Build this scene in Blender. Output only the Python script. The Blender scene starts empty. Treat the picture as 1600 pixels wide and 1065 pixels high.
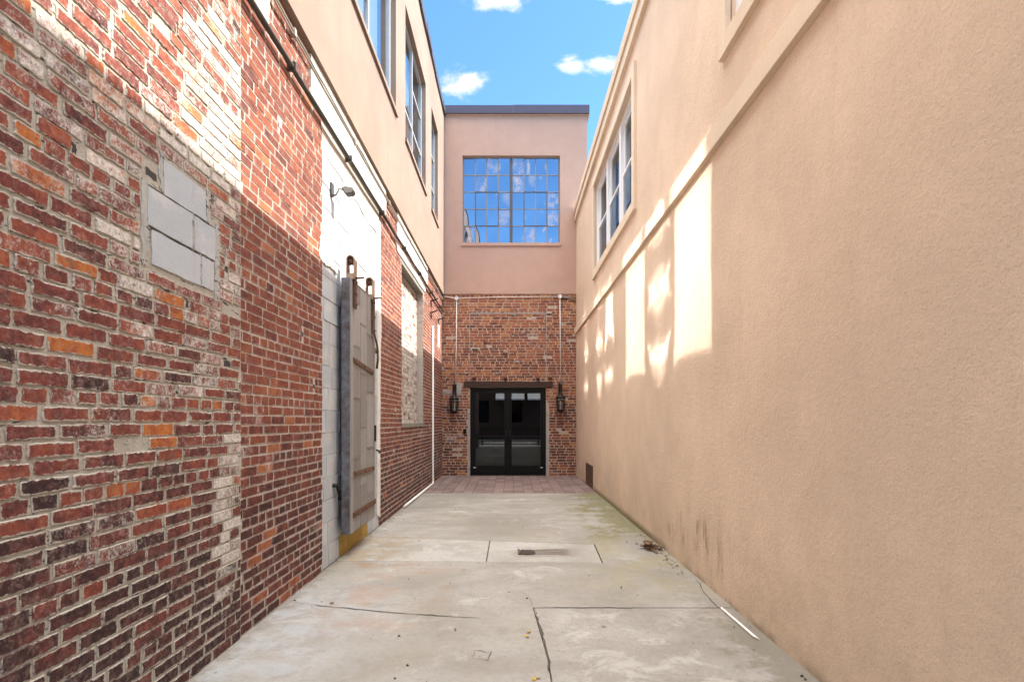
import bpy, bmesh, math, random
import numpy as np
from mathutils import Vector, noise as mnoise

random.seed(7)
sc = bpy.context.scene
COL = sc.collection
R = math.radians

# ------------------------------------------------------------------ key dimensions (metres)
EYE = 1.33
XL = -1.665          # brick face of the long left wall
XLS = -1.610         # stucco face above it
XR = 1.585           # right stucco face
YB = 13.18           # end wall
ZB = 4.40            # brick / stucco change at the end wall
ZBL = 4.365          # and on the long wall
YN = -1.6            # alley mouth behind the camera

# ------------------------------------------------------------------ node helpers
class G:
    def __init__(self, name, rough=0.85, spec=0.3):
        self.m = bpy.data.materials.new(name)
        self.m.use_nodes = True
        self.nt = self.m.node_tree
        self.nt.nodes.clear()
        self.out = self.n('ShaderNodeOutputMaterial')
        self.b = self.n('ShaderNodeBsdfPrincipled')
        self.b.inputs['Roughness'].default_value = rough
        self.b.inputs['Specular IOR Level'].default_value = spec
        self.link(self.b.outputs[0], self.out.inputs[0])
        self._pos = None
    def n(self, t, **kw):
        nd = self.nt.nodes.new(t)
        for k, v in kw.items():
            setattr(nd, k, v)
        return nd
    def link(self, a, b):
        self.nt.links.new(a, b)
    def put(self, sock, v):
        if hasattr(v, 'is_output'):
            self.link(v, sock)
        elif isinstance(v, (tuple, list)) and len(v) == 3 and sock.type == 'RGBA':
            sock.default_value = (*v, 1)
        else:
            sock.default_value = v
    @property
    def pos(self):
        if self._pos is None:
            self._pos = self.n('ShaderNodeNewGeometry').outputs['Position']
        return self._pos
    def xyz(self):
        s = self.n('ShaderNodeSeparateXYZ')
        self.link(self.pos, s.inputs[0])
        return s.outputs
    def scaled(self, v, vec=None):
        m = self.n('ShaderNodeVectorMath', operation='MULTIPLY')
        self.link(vec if vec is not None else self.pos, m.inputs[0])
        m.inputs[1].default_value = v
        return m.outputs[0]
    def noise(self, scale, detail=4, rough=0.55, vec=None, color=False, dist=0.0):
        t = self.n('ShaderNodeTexNoise')
        t.inputs['Scale'].default_value = scale
        t.inputs['Detail'].default_value = detail
        t.inputs['Roughness'].default_value = rough
        t.inputs['Distortion'].default_value = dist
        self.link(vec if vec is not None else self.pos, t.inputs['Vector'])
        return t.outputs['Color' if color else 'Fac']
    def voro(self, scale, vec=None, feature='F1', out='Distance'):
        t = self.n('ShaderNodeTexVoronoi', feature=feature)
        t.inputs['Scale'].default_value = scale
        self.link(vec if vec is not None else self.pos, t.inputs['Vector'])
        return t.outputs[out]
    def mr(self, v, a, b, c=0.0, d=1.0, smooth=True):
        t = self.n('ShaderNodeMapRange')
        if smooth:
            t.interpolation_type = 'SMOOTHSTEP'
        self.put(t.inputs['Value'], v)
        for k, x in zip(('From Min', 'From Max', 'To Min', 'To Max'), (a, b, c, d)):
            self.put(t.inputs[k], x)
        return t.outputs[0]
    def math(self, op, a, b=0.0, clamp=False):
        t = self.n('ShaderNodeMath', operation=op, use_clamp=clamp)
        self.put(t.inputs[0], a)
        self.put(t.inputs[1], b)
        return t.outputs[0]
    def mix(self, f, a, b, mode='MIX'):
        t = self.n('ShaderNodeMix', data_type='RGBA', blend_type=mode)
        self.put(t.inputs[0], f)
        self.put(t.inputs[6], a)
        self.put(t.inputs[7], b)
        return t.outputs[2]
    def ramp(self, v, stops):
        t = self.n('ShaderNodeValToRGB')
        e = t.color_ramp.elements
        while len(e) < len(stops):
            e.new(0.5)
        for el, (p, c) in zip(e, stops):
            el.position = p
            el.color = (*c, 1)
        self.link(v, t.inputs[0])
        return t.outputs[0]
    def color(self, c):
        self.put(self.b.inputs['Base Color'], c)
        return self
    def bump(self, h, dist=0.003, strength=1.0, prev=None):
        t = self.n('ShaderNodeBump')
        t.inputs['Strength'].default_value = strength
        t.inputs['Distance'].default_value = dist
        self.link(h, t.inputs['Height'])
        if prev is not None:
            self.link(prev, t.inputs['Normal'])
        self.link(t.outputs[0], self.b.inputs['Normal'])
        return t.outputs[0]
    def window(self, zone):
        """0..1 mask of a box in world space: zone = [(axis, lo, hi, soft), ...]"""
        s = self.xyz()
        f = None
        for ax, lo, hi, soft in zone:
            a = self.mr(s[ax], lo - soft, lo + soft)
            b = self.mr(s[ax], hi - soft, hi + soft, 1.0, 0.0)
            w = self.math('MULTIPLY', a, b)
            f = w if f is None else self.math('MULTIPLY', f, w)
        return f

M = {}
def simple(key, col, rough=0.6, metal=0.0, vary=0.15, scale=30, bump=0.0, spec=0.4):
    g = G(key, rough, spec)
    f = g.noise(scale, 4)
    c1 = tuple(x * (1 - vary) for x in col)
    c2 = tuple(min(1, x * (1 + vary)) for x in col)
    g.color(g.mix(f, c1, c2))
    g.b.inputs['Metallic'].default_value = metal
    if bump:
        g.bump(g.noise(scale * 4, 3), bump, 0.6)
    M[key] = g.m
    return g.m

# ---- brick: attribute tone = (palette position, white bloom, random, distance from the arris)
def brick_material(key, stops, mortar, bloom_col=(0.60, 0.56, 0.52), thr=0.74, bump=0.004, smear=0.5, haze=0.35, sc_=1.0):
    g = G(key, 0.92, 0.15)
    at = g.n('ShaderNodeAttribute', attribute_name='tone')
    s = g.n('ShaderNodeSeparateColor')
    g.link(at.outputs['Color'], s.inputs[0])
    pal, bloom, rnd = s.outputs
    edge = at.outputs['Alpha']
    off = g.n('ShaderNodeCombineXYZ')  # every brick gets its own patch of noise
    for k, mul in enumerate((17.0, 31.0, 23.0)):
        g.link(g.math('MULTIPLY', rnd, mul), off.inputs[k])
    vec = g.n('ShaderNodeVectorMath', operation='ADD')
    g.link(g.pos, vec.inputs[0])
    g.link(off.outputs[0], vec.inputs[1])
    v = vec.outputs[0]
    soft = g.noise(13 * sc_, 4, 0.65, v)
    fine = g.noise(85 * sc_, 6, 0.75, v)
    mid = g.noise(34 * sc_, 7, 0.75, v)
    p = g.math('ADD', pal, g.mr(soft, 0.25, 0.75, -0.20, 0.20))
    p = g.math('ADD', p, g.mr(mid, 0.3, 0.7, -0.10, 0.10), True)
    base = g.ramp(p, stops)
    base = g.mix(g.mr(fine, 0.35, 0.7, 0.0, 0.55), base, g.mix(1.0, base, (0.50, 0.45, 0.45), 'MULTIPLY'))
    # sooty patches
    soot = g.math('MULTIPLY', g.mr(g.noise(17, 6, 0.7, v), 0.52, 0.66), g.mr(rnd, 0.45, 0.95))
    base = g.mix(g.math('MULTIPLY', soot, 0.7), base, (0.07, 0.048, 0.046))
    # thin grey-pink lime film
    film = g.mr(g.math('ADD', g.math('MULTIPLY', mid, 0.6), g.math('MULTIPLY', fine, 0.4)), 0.47, 0.62)
    fz = g.mr(g.noise(1.6, 4, 0.65), 0.35, 0.65, 0.35, 1.0)
    base = g.mix(g.math('MULTIPLY', g.math('MULTIPLY', film, fz), haze), base, (0.34, 0.245, 0.22))
    # lime bloom and old paint left on the faces
    n1 = g.math('ADD', g.math('MULTIPLY', g.noise(19 * sc_, 8, 0.8, v), 0.55), g.math('MULTIPLY', fine, 0.45))
    n2 = g.noise(3.0, 4, 0.65)
    lev = g.math('ADD', n1, g.math('MULTIPLY', g.math('SUBTRACT', n2, 0.5), 0.45))
    lev = g.math('ADD', lev, g.math('MULTIPLY', bloom, 0.42))
    w = g.mr(lev, thr - 0.04, thr + 0.15)
    tint = g.mix(g.mr(g.noise(60, 5, 0.7, v), 0.35, 0.65), tuple(x * 0.72 for x in bloom_col), tuple(min(1, x * 1.22) for x in bloom_col))
    base = g.mix(g.math('MULTIPLY', w, 0.90), base, tint)
    # chips and pores
    pit = g.mr(g.noise(70, 3, 0.6, v), 0.66, 0.72)
    base = g.mix(g.math('MULTIPLY', pit, 0.65), base, (0.07, 0.045, 0.04))
    crust = g.math('MULTIPLY', g.mr(g.noise(48, 5, 0.75, v), 0.56, 0.64), g.mr(bloom, 0.3, 0.8))
    base = g.mix(g.math('MULTIPLY', crust, 0.55), base, (0.11, 0.085, 0.08))
    # mortar dragged over the arrises
    jag = g.noise(42, 6, 0.75)
    big = g.noise(3.6, 5, 0.7)
    m = g.math('ADD', edge, g.math('MULTIPLY', g.math('SUBTRACT', 0.5, jag), 2.6))
    m = g.math('ADD', m, g.math('MULTIPLY', g.math('SUBTRACT', 0.5, big), 2.2))
    m = g.mr(m, 0.0, 0.32, 1.0, 0.0)
    base = g.mix(g.math('MULTIPLY', m, smear), base, g.mix(fine, mortar, tuple(x * 0.75 for x in mortar)))
    g.color(base)
    h = g.math('ADD', g.math('MULTIPLY', g.noise(26, 7, 0.7, v), 1.0), g.math('MULTIPLY', pit, -0.6))
    g.bump(h, bump, 0.9)
    M[key] = g.m

OLD = [(0.0, (0.045, 0.027, 0.027)), (0.2, (0.085, 0.036, 0.034)), (0.4, (0.165, 0.050, 0.041)),
       (0.6, (0.24, 0.066, 0.043)), (0.8, (0.33, 0.092, 0.042)), (1.0, (0.47, 0.16, 0.04))]
NEW = [(0.0, (0.055, 0.028, 0.027)), (0.25, (0.115, 0.042, 0.036)), (0.5, (0.205, 0.062, 0.041)),
       (0.75, (0.265, 0.085, 0.046)), (1.0, (0.37, 0.14, 0.065))]
END = [(0.0, (0.10, 0.05, 0.04)), (0.25, (0.20, 0.078, 0.055)), (0.5, (0.32, 0.115, 0.066)),
       (0.75, (0.40, 0.155, 0.075)), (1.0, (0.52, 0.24, 0.09))]
MO = (0.47, 0.43, 0.37); MP_ = (0.52, 0.46, 0.41); ME = (0.58, 0.48, 0.39)
brick_material('brick_old', OLD, MO, thr=0.725, smear=0.95, haze=0.5)
brick_material('brick_red', NEW, MP_, thr=0.80, bump=0.003, smear=0.5, haze=0.18)
brick_material('brick_end', END, ME, thr=0.78, bump=0.0025, smear=0.5, haze=0.3)
CMU = [(0.0, (0.40, 0.43, 0.47)), (0.5, (0.46, 0.49, 0.53)), (1.0, (0.52, 0.55, 0.58))]

g = G('block_grey', 0.95, 0.1)
at = g.n('ShaderNodeAttribute', attribute_name='tone')
s = g.n('ShaderNodeSeparateColor'); g.link(at.outputs['Color'], s.inputs[0])
base = g.ramp(s.outputs[0], CMU)
base = g.mix(g.mr(g.noise(120, 4, 0.7), 0.3, 0.7, 0, 0.35), base, (0.30, 0.30, 0.31))
base = g.mix(g.math('MULTIPLY', g.mr(g.noise(7, 5, 0.6), 0.5, 0.7), 0.6), base, (0.55, 0.54, 0.52))
st = g.mr(g.noise(1, 5, 0.6, g.scaled((14, 14, 1.6))), 0.55, 0.72)
base = g.mix(g.math('MULTIPLY', st, 0.35), base, (0.30, 0.28, 0.25))
g.color(base); g.bump(g.noise(160, 4, 0.7), 0.002, 0.8)
M['block_grey'] = g.m

def mortar_material(key, col, dark, bump=0.005):
    g = G(key, 0.95, 0.1)
    c = g.mix(g.mr(g.noise(40, 6, 0.7), 0.3, 0.7), col, dark)
    c = g.mix(g.math('MULTIPLY', g.mr(g.noise(5, 5, 0.65), 0.52, 0.66), 0.5), c, (0.50, 0.48, 0.43))
    hole = g.math('MAXIMUM', g.mr(g.noise(11, 4, 0.7), 0.68, 0.72), g.mr(g.noise(1, 5, 0.7, g.scaled((9, 9, 46))), 0.60, 0.66))
    c = g.mix(hole, c, (0.05, 0.04, 0.035))
    g.color(c)
    g.bump(g.math('SUBTRACT', g.noise(70, 6, 0.75), g.math('MULTIPLY', hole, 1.5)), bump, 0.9)
    M[key] = g.m
mortar_material('mortar_old', (0.47, 0.43, 0.37), (0.35, 0.315, 0.265), 0.008)
mortar_material('mortar_pale', (0.52, 0.46, 0.41), (0.40, 0.35, 0.31))
mortar_material('mortar_end', (0.58, 0.48, 0.39), (0.44, 0.36, 0.29))
mortar_material('plaster_smear', (0.46, 0.45, 0.43), (0.36, 0.35, 0.33), 0.010)

g = G('whitewash', 0.9, 0.15)
c = g.mix(g.mr(g.noise(6, 6, 0.7), 0.3, 0.7), (0.72, 0.71, 0.67), (0.58, 0.57, 0.53))
chip = g.mr(g.noise(22, 6, 0.75), 0.64, 0.69)
c = g.mix(g.math('MULTIPLY', chip, 0.7), c, (0.26, 0.20, 0.17))
g.color(c); g.bump(g.math('SUBTRACT', g.noise(40, 5, 0.7), chip), 0.004, 0.8)
M['whitewash'] = g.m

def stucco(key, col, grain=95, depth=0.004, mott=0.12, zones=None):
    g = G(key, 0.95, 0.12)
    big = g.noise(0.9, 5, 0.6)
    med = g.noise(5, 4, 0.6)
    c = g.mix(g.mr(big, 0.3, 0.7), tuple(x * (1 - mott) for x in col), tuple(x * (1 + mott * 0.5) for x in col))
    c = g.mix(g.mr(med, 0.35, 0.7, 0, 0.22), c, tuple(x * 0.82 for x in col))
    run = g.noise(1, 4, 0.6, g.scaled((7, 7, 0.5)))
    c = g.mix(g.mr(run, 0.55, 0.8, 0, 0.22), c, tuple(x * t for x, t in zip(col, (0.72, 0.70, 0.68))))
    n = g.noise(grain, 5, 0.72)
    c = g.mix(g.mr(n, 0.50, 0.66, 0, 0.32), c, tuple(x * t for x, t in zip(col, (0.55, 0.50, 0.45))))
    if zones:
        c = zones(g, c)
    g.color(c)
    h = g.math('ADD', g.math('MULTIPLY', n, 1.0), g.math('MULTIPLY', g.noise(grain * 0.28, 3, 0.6), 0.9))
    g.bump(h, depth, 0.9)
    M[key] = g.m

def right_stains(g, c):
    # rusty brown splash-back streaks low on the wall, damp green foot
    streak = g.noise(1, 6, 0.7, g.scaled((1, 11, 2.6)))
    z1 = g.window([(1, 4.0, 5.6, 0.25), (2, 0.16, 0.52, 0.13)])
    m = g.math('MULTIPLY', z1, g.mr(streak, 0.50, 0.68))
    c = g.mix(g.math('MULTIPLY', m, 0.75), c, (0.20, 0.135, 0.075))
    foot = g.window([(1, 5.6, 10.4, 0.4), (2, -0.2, 0.06, 0.05)])
    c = g.mix(g.math('MULTIPLY', foot, 0.85), c, (0.15, 0.13, 0.06))
    foot2 = g.math('MULTIPLY', g.window([(1, -3, 14, 0.2), (2, -0.2, 0.03, 0.05)]), g.mr(g.noise(6, 4), 0.4, 0.6))
    c = g.mix(g.math('MULTIPLY', foot2, 0.7), c, (0.24, 0.18, 0.12))
    low = g.math('MULTIPLY', g.window([(1, 1.0, 13, 0.5), (2, -0.5, 0.5, 0.4)]), g.mr(g.noise(2.2, 5, 0.65), 0.38, 0.66))
    return g.mix(g.math('MULTIPLY', low, 0.35), c, (0.40, 0.31, 0.20))
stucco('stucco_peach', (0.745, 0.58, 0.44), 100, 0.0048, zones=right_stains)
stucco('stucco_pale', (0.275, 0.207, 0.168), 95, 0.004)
stucco('stucco_pink', (0.52, 0.35, 0.28), 80, 0.002, 0.06)
stucco('stucco_trim', (0.75, 0.62, 0.475), 120, 0.0025, 0.06)

# ---- concrete
def concrete(key, col, zones=None, light=1.0):
    g = G(key, 0.88, 0.2)
    big = g.noise(0.8, 6, 0.62, dist=0.6)
    mid = g.noise(4.5, 6, 0.68, dist=0.3)
    c = g.mix(g.mr(big, 0.32, 0.68), tuple(x * t for x, t in zip(col, (0.80, 0.78, 0.74))), tuple(min(1, x * 1.13) for x in col))
    c = g.mix(g.mr(mid, 0.48, 0.72, 0, 0.50), c, tuple(x * t for x, t in zip(col, (0.68, 0.66, 0.62))))
    wash = g.mr(g.noise(1.7, 7, 0.7, dist=0.8), 0.56, 0.66)
    c = g.mix(g.math('MULTIPLY', wash, 0.42), c, (0.56, 0.55, 0.52))
    mott = g.noise(24, 7, 0.78)
    c = g.mix(g.mr(mott, 0.46, 0.66, 0, 0.42), c, tuple(x * t for x, t in zip(col, (0.66, 0.65, 0.63))))
    n = g.noise(140, 4, 0.75)
    c = g.mix(g.mr(n, 0.50, 0.62, 0, 0.45), c, tuple(x * 0.5 for x in col))
    speck = g.mr(g.noise(48, 2, 0.5), 0.715, 0.735)
    c = g.mix(g.math('MULTIPLY', speck, 0.8), c, (0.10, 0.09, 0.08))
    if zones:
        c = zones(g, c)
    g.color(c)
    g.bump(g.math('ADD', g.noise(90, 4, 0.7), g.math('MULTIPLY', g.noise(9, 5, 0.6), 2.0)), 0.003, 0.8)
    M[key] = g.m

def ground_stains(g, c):
    s = g.xyz()
    # scoured pale blotches on the near bay, bluish lime bloom by the brick wall
    sc1 = g.math('MULTIPLY', g.window([(0, 0.3, 1.25, 0.15), (1, 2.0, 3.85, 0.12)]), g.mr(g.noise(3.0, 7, 0.72, dist=0.7), 0.47, 0.60))
    c = g.mix(g.math('MULTIPLY', sc1, 0.55), c, (0.47, 0.46, 0.43))
    sc2 = g.math('MULTIPLY', g.window([(0, -2.0, -1.0, 0.3), (1, 1.5, 4.3, 0.3)]), g.mr(g.noise(5, 7, 0.75), 0.40, 0.60))
    c = g.mix(g.math('MULTIPLY', sc2, 0.55), c, (0.40, 0.42, 0.445))
    sc3 = g.mr(g.noise(1.3, 6, 0.7, dist=0.5), 0.52, 0.66)
    c = g.mix(g.math('MULTIPLY', sc3, 0.35), c, (0.31, 0.265, 0.20))
    # green algae by the right wall
    wob = g.math('ADD', s[0], g.mr(g.noise(2.4, 6, 0.7), 0.2, 0.8, -0.75, 0.75))
    al = g.math('MULTIPLY', g.mr(wob, 0.95, 1.45), g.window([(1, 6.1, 10.2, 0.25)]))
    al = g.math('MULTIPLY', al, g.mr(g.noise(13, 5, 0.7), 0.25, 0.6, 0.45, 1.0))
    c = g.mix(g.math('MULTIPLY', al, 0.85), c, (0.175, 0.165, 0.06))
    ol = g.math('MULTIPLY', g.window([(0, 0.75, 1.8, 0.3), (1, 4.1, 6.2, 0.4)]), g.mr(g.noise(2.5, 5, 0.6), 0.35, 0.65))
    c = g.mix(g.math('MULTIPLY', ol, 0.42), c, (0.30, 0.26, 0.135))
    # damp dark sweeps in front of the paving
    sweep = g.noise(1, 6, 0.65, g.scaled((0.9, 4.5, 1)), dist=0.5)
    dk = g.math('MULTIPLY', g.window([(1, 6.4, 10.1, 0.4)]), g.mr(sweep, 0.46, 0.62))
    c = g.mix(g.math('MULTIPLY', dk, 0.45), c, (0.235, 0.215, 0.18))
    # rust blush left of the middle
    ru = g.math('MULTIPLY', g.window([(0, -1.35, -0.55, 0.25), (1, 3.45, 5.2, 0.35)]), g.mr(g.noise(3.2, 6, 0.7), 0.46, 0.62))
    c = g.mix(g.math('MULTIPLY', ru, 0.36), c, (0.36, 0.205, 0.125))
    r2 = g.math('MULTIPLY', g.window([(0, -1.6, -0.9, 0.2), (1, 4.9, 6.3, 0.12)]), g.mr(g.noise(5, 5, 0.7), 0.40, 0.58))
    c = g.mix(g.math('MULTIPLY', r2, 0.5), c, (0.27, 0.18, 0.09))
    # dirt strip along right wall
    d = g.math('ADD', s[0], g.mr(g.noise(5, 6, 0.75), 0.2, 0.8, -0.28, 0.28))
    di = g.math('MULTIPLY', g.mr(d, 1.22, 1.46), g.mr(s[1], 3.3, 4.6, 1.0, 0.25))
    c = g.mix(g.math('MULTIPLY', di, 0.72), c, (0.19, 0.165, 0.125))
    dl = g.math('ADD', s[0], g.mr(g.noise(6, 6, 0.75), 0.2, 0.8, -0.12, 0.12))
    dl = g.mr(dl, -1.66, -1.56, 1.0, 0.0)
    return g.mix(g.math('MULTIPLY', dl, 0.6), c, (0.20, 0.175, 0.14))
concrete('concrete_old', (0.335, 0.322, 0.298), ground_stains)
def drain_stain(g, c):
    s = g.xyz()
    sw = g.noise(1, 6, 0.7, g.scaled((1.5, 7, 1)), dist=0.8)
    m = g.math('MULTIPLY', g.window([(0, 0.08, 0.62, 0.12), (1, 5.34, 5.68, 0.10)]), g.mr(sw, 0.36, 0.56))
    c = g.mix(g.math('MULTIPLY', m, 0.85), c, (0.12, 0.095, 0.075))
    r2 = g.math('MULTIPLY', g.window([(0, -1.9, -1.05, 0.25), (1, 4.9, 6.3, 0.12)]), g.mr(g.noise(5, 5, 0.7), 0.38, 0.58))
    return g.mix(g.math('MULTIPLY', r2, 0.55), c, (0.27, 0.19, 0.10))
concrete('concrete_pale', (0.40, 0.392, 0.37), drain_stain)
concrete('asphalt', (0.085, 0.085, 0.088))

g = G('paver', 0.9, 0.2)
at = g.n('ShaderNodeAttribute', attribute_name='tone')
s = g.n('ShaderNodeSeparateColor'); g.link(at.outputs['Color'], s.inputs[0])
c = g.ramp(s.outputs[0], [(0, (0.19, 0.13, 0.12)), (0.5, (0.23, 0.165, 0.155)), (1, (0.27, 0.20, 0.185))])
c = g.mix(g.mr(g.noise(60, 5, 0.7), 0.4, 0.7, 0, 0.4), c, (0.13, 0.11, 0.10))
c = g.mix(g.mr(g.noise(3, 5, 0.7), 0.5, 0.7, 0, 0.4), c, (0.33, 0.29, 0.26))
g.color(c); g.bump(g.noise(90, 4), 0.002)
M['paver'] = g.m

simple('dark_gap', (0.045, 0.04, 0.035), 0.95)
simple('crack_dirt', (0.075, 0.062, 0.05), 0.95, vary=0.4, scale=18)
simple('black_frame', (0.005, 0.005, 0.006), 0.45, 0.0, spec=0.22)
simple('black_iron', (0.022, 0.021, 0.02), 0.5, 0.6, bump=0.001)
simple('dark_pipe', (0.06, 0.058, 0.05), 0.6, 0.2, scale=12)
simple('white_pipe', (0.74, 0.72, 0.68), 0.5)
simple('cable_grey', (0.30, 0.27, 0.23), 0.7)
simple('vinyl_white', (0.80, 0.80, 0.80), 0.4, vary=0.03)
simple('blind_white', (0.80, 0.80, 0.77), 0.8, vary=0.04)
simple('curtain_grey', (0.42, 0.43, 0.44), 0.9, vary=0.08)
simple('alu_frame', (0.44, 0.45, 0.45), 0.5, 0.3, vary=0.1)
simple('steel_muntin', (0.24, 0.23, 0.23), 0.6, 0.1, vary=0.25)
simple('steel_dark', (0.10, 0.095, 0.10), 0.6, 0.2, vary=0.4, scale=20)
simple('flashing', (0.10, 0.095, 0.10), 0.45, 0.5, vary=0.15)
simple('coping', (0.125, 0.105, 0.125), 0.35, 0.55, vary=0.12, scale=6)
simple('lamp_grey', (0.085, 0.085, 0.08), 0.55, 0.4)
simple('lens', (0.30, 0.30, 0.27), 0.25, 0.0, vary=0.3, scale=90)
simple('timber_dark', (0.055, 0.03, 0.022), 0.8, vary=0.5, scale=14, bump=0.004)
simple('yellow_paint', (0.36, 0.24, 0.06), 0.8, vary=0.45, scale=9, bump=0.003)
simple('lintel_stone', (0.20, 0.19, 0.165), 0.9, vary=0.35, scale=10, bump=0.006)
simple('room_dark', (0.10, 0.085, 0.075), 0.9)
simple('room_floor', (0.10, 0.09, 0.08), 0.4)
simple('leaf_brown', (0.16, 0.085, 0.04), 0.8, vary=0.6, scale=45)
simple('leaf_yellow', (0.45, 0.30, 0.04), 0.7, vary=0.4, scale=45)
simple('stone_bit', (0.33, 0.31, 0.28), 0.9, vary=0.5, scale=25)
simple('dark_bit', (0.035, 0.03, 0.028), 0.9)
simple('plastic_white', (0.78, 0.77, 0.75), 0.45)
simple('street_brick', (0.14, 0.085, 0.065), 0.9, vary=0.3, scale=6)

g = G('rust', 0.85, 0.3)
c = g.ramp(g.noise(22, 6, 0.7), [(0.3, (0.05, 0.03, 0.022)), (0.5, (0.115, 0.058, 0.036)), (0.7, (0.19, 0.105, 0.065))])
g.color(c); g.bump(g.noise(80, 4), 0.002); M['rust'] = g.m
g = G('rust_pale', 0.85, 0.3)
c = g.ramp(g.noise(16, 6, 0.7), [(0.3, (0.16, 0.09, 0.06)), (0.5, (0.34, 0.23, 0.16)), (0.7, (0.44, 0.36, 0.28))])
g.color(c); g.bump(g.noise(80, 4), 0.002); M['rust_pale'] = g.m
g = G('sheet_metal', 0.55, 0.4)
at = g.n('ShaderNodeAttribute', attribute_name='tone')
s = g.n('ShaderNodeSeparateColor'); g.link(at.outputs['Color'], s.inputs[0])
c = g.ramp(s.outputs[0], [(0, (0.19, 0.18, 0.175)), (0.5, (0.25, 0.24, 0.235)), (1, (0.31, 0.305, 0.30))])
st = g.noise(1, 6, 0.7, g.scaled((20, 20, 1.5)))
c = g.mix(g.mr(st, 0.48, 0.7, 0, 0.55), c, (0.165, 0.13, 0.10))
ru = g.math('MULTIPLY', g.mr(g.noise(9, 6, 0.75), 0.58, 0.68), 0.6)
c = g.mix(ru, c, (0.19, 0.10, 0.055))
c = g.mix(g.mr(g.noise(140, 3, 0.7), 0.55, 0.7, 0, 0.4), c, (0.40, 0.38, 0.35))
g.color(c); g.b.inputs['Metallic'].default_value = 0.15
g.bump(g.noise(7, 4, 0.6), 0.006, 0.7); M['sheet_metal'] = g.m
g = G('edge_metal', 0.6, 0.4)
c = g.ramp(g.noise(13, 7, 0.75), [(0.32, (0.07, 0.04, 0.032)), (0.45, (0.115, 0.108, 0.11)), (0.6, (0.16, 0.17, 0.195)), (0.75, (0.30, 0.30, 0.31))])
g.color(c); g.bump(g.noise(40, 5, 0.7), 0.003); M['edge_metal'] = g.m

def glass(key, refl, tint=(0.85, 0.9, 0.92), gl=(0.9, 0.95, 1.0), rough=0.0):
    m = bpy.data.materials.new(key); m.use_nodes = True
    nt = m.node_tree; nt.nodes.clear()
    o = nt.nodes.new('ShaderNodeOutputMaterial')
    mx = nt.nodes.new('ShaderNodeMixShader')
    t = nt.nodes.new('ShaderNodeBsdfTransparent'); t.inputs[0].default_value = (*tint, 1)
    gg = nt.nodes.new('ShaderNodeBsdfGlossy'); gg.inputs[0].default_value = (*gl, 1); gg.inputs['Roughness'].default_value = rough
    mx.inputs[0].default_value = refl
    nt.links.new(t.outputs[0], mx.inputs[1]); nt.links.new(gg.outputs[0], mx.inputs[2]); nt.links.new(mx.outputs[0], o.inputs[0])
    M[key] = m
    return m
glass('glass_sky', 0.62, (0.5, 0.55, 0.6), (0.62, 0.72, 0.86), 0.0)
glass('glass_dusty', 0.62, (0.5, 0.55, 0.6), (0.62, 0.72, 0.86), 0.0)
_nt = M['glass_dusty'].node_tree
_o = [n for n in _nt.nodes if n.type == 'OUTPUT_MATERIAL'][0]; _old = _o.inputs[0].links[0].from_socket
_d = _nt.nodes.new('ShaderNodeBsdfDiffuse'); _d.inputs[0].default_value = (0.55, 0.52, 0.54, 1)
_m = _nt.nodes.new('ShaderNodeMixShader'); _n = _nt.nodes.new('ShaderNodeTexNoise'); _n.inputs['Scale'].default_value = 7; _n.inputs['Detail'].default_value = 5
_g = _nt.nodes.new('ShaderNodeNewGeometry'); _nt.links.new(_g.outputs['Position'], _n.inputs['Vector'])
_r = _nt.nodes.new('ShaderNodeMapRange'); _r.inputs[1].default_value = 0.38; _r.inputs[2].default_value = 0.66; _r.inputs[3].default_value = 0.04; _r.inputs[4].default_value = 0.55
_nt.links.new(_n.outputs['Fac'], _r.inputs[0]); _nt.links.new(_r.outputs[0], _m.inputs[0])
_nt.links.new(_old, _m.inputs[1]); _nt.links.new(_d.outputs[0], _m.inputs[2]); _nt.links.new(_m.outputs[0], _o.inputs[0])
glass('glass_coated', 0.60, (0.6, 0.65, 0.66), (0.92, 0.95, 1.0), 0.042)
glass('glass_plain', 0.16, (0.75, 0.8, 0.82))
glass('glass_door', 0.06, (0.10, 0.10, 0.11))

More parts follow.
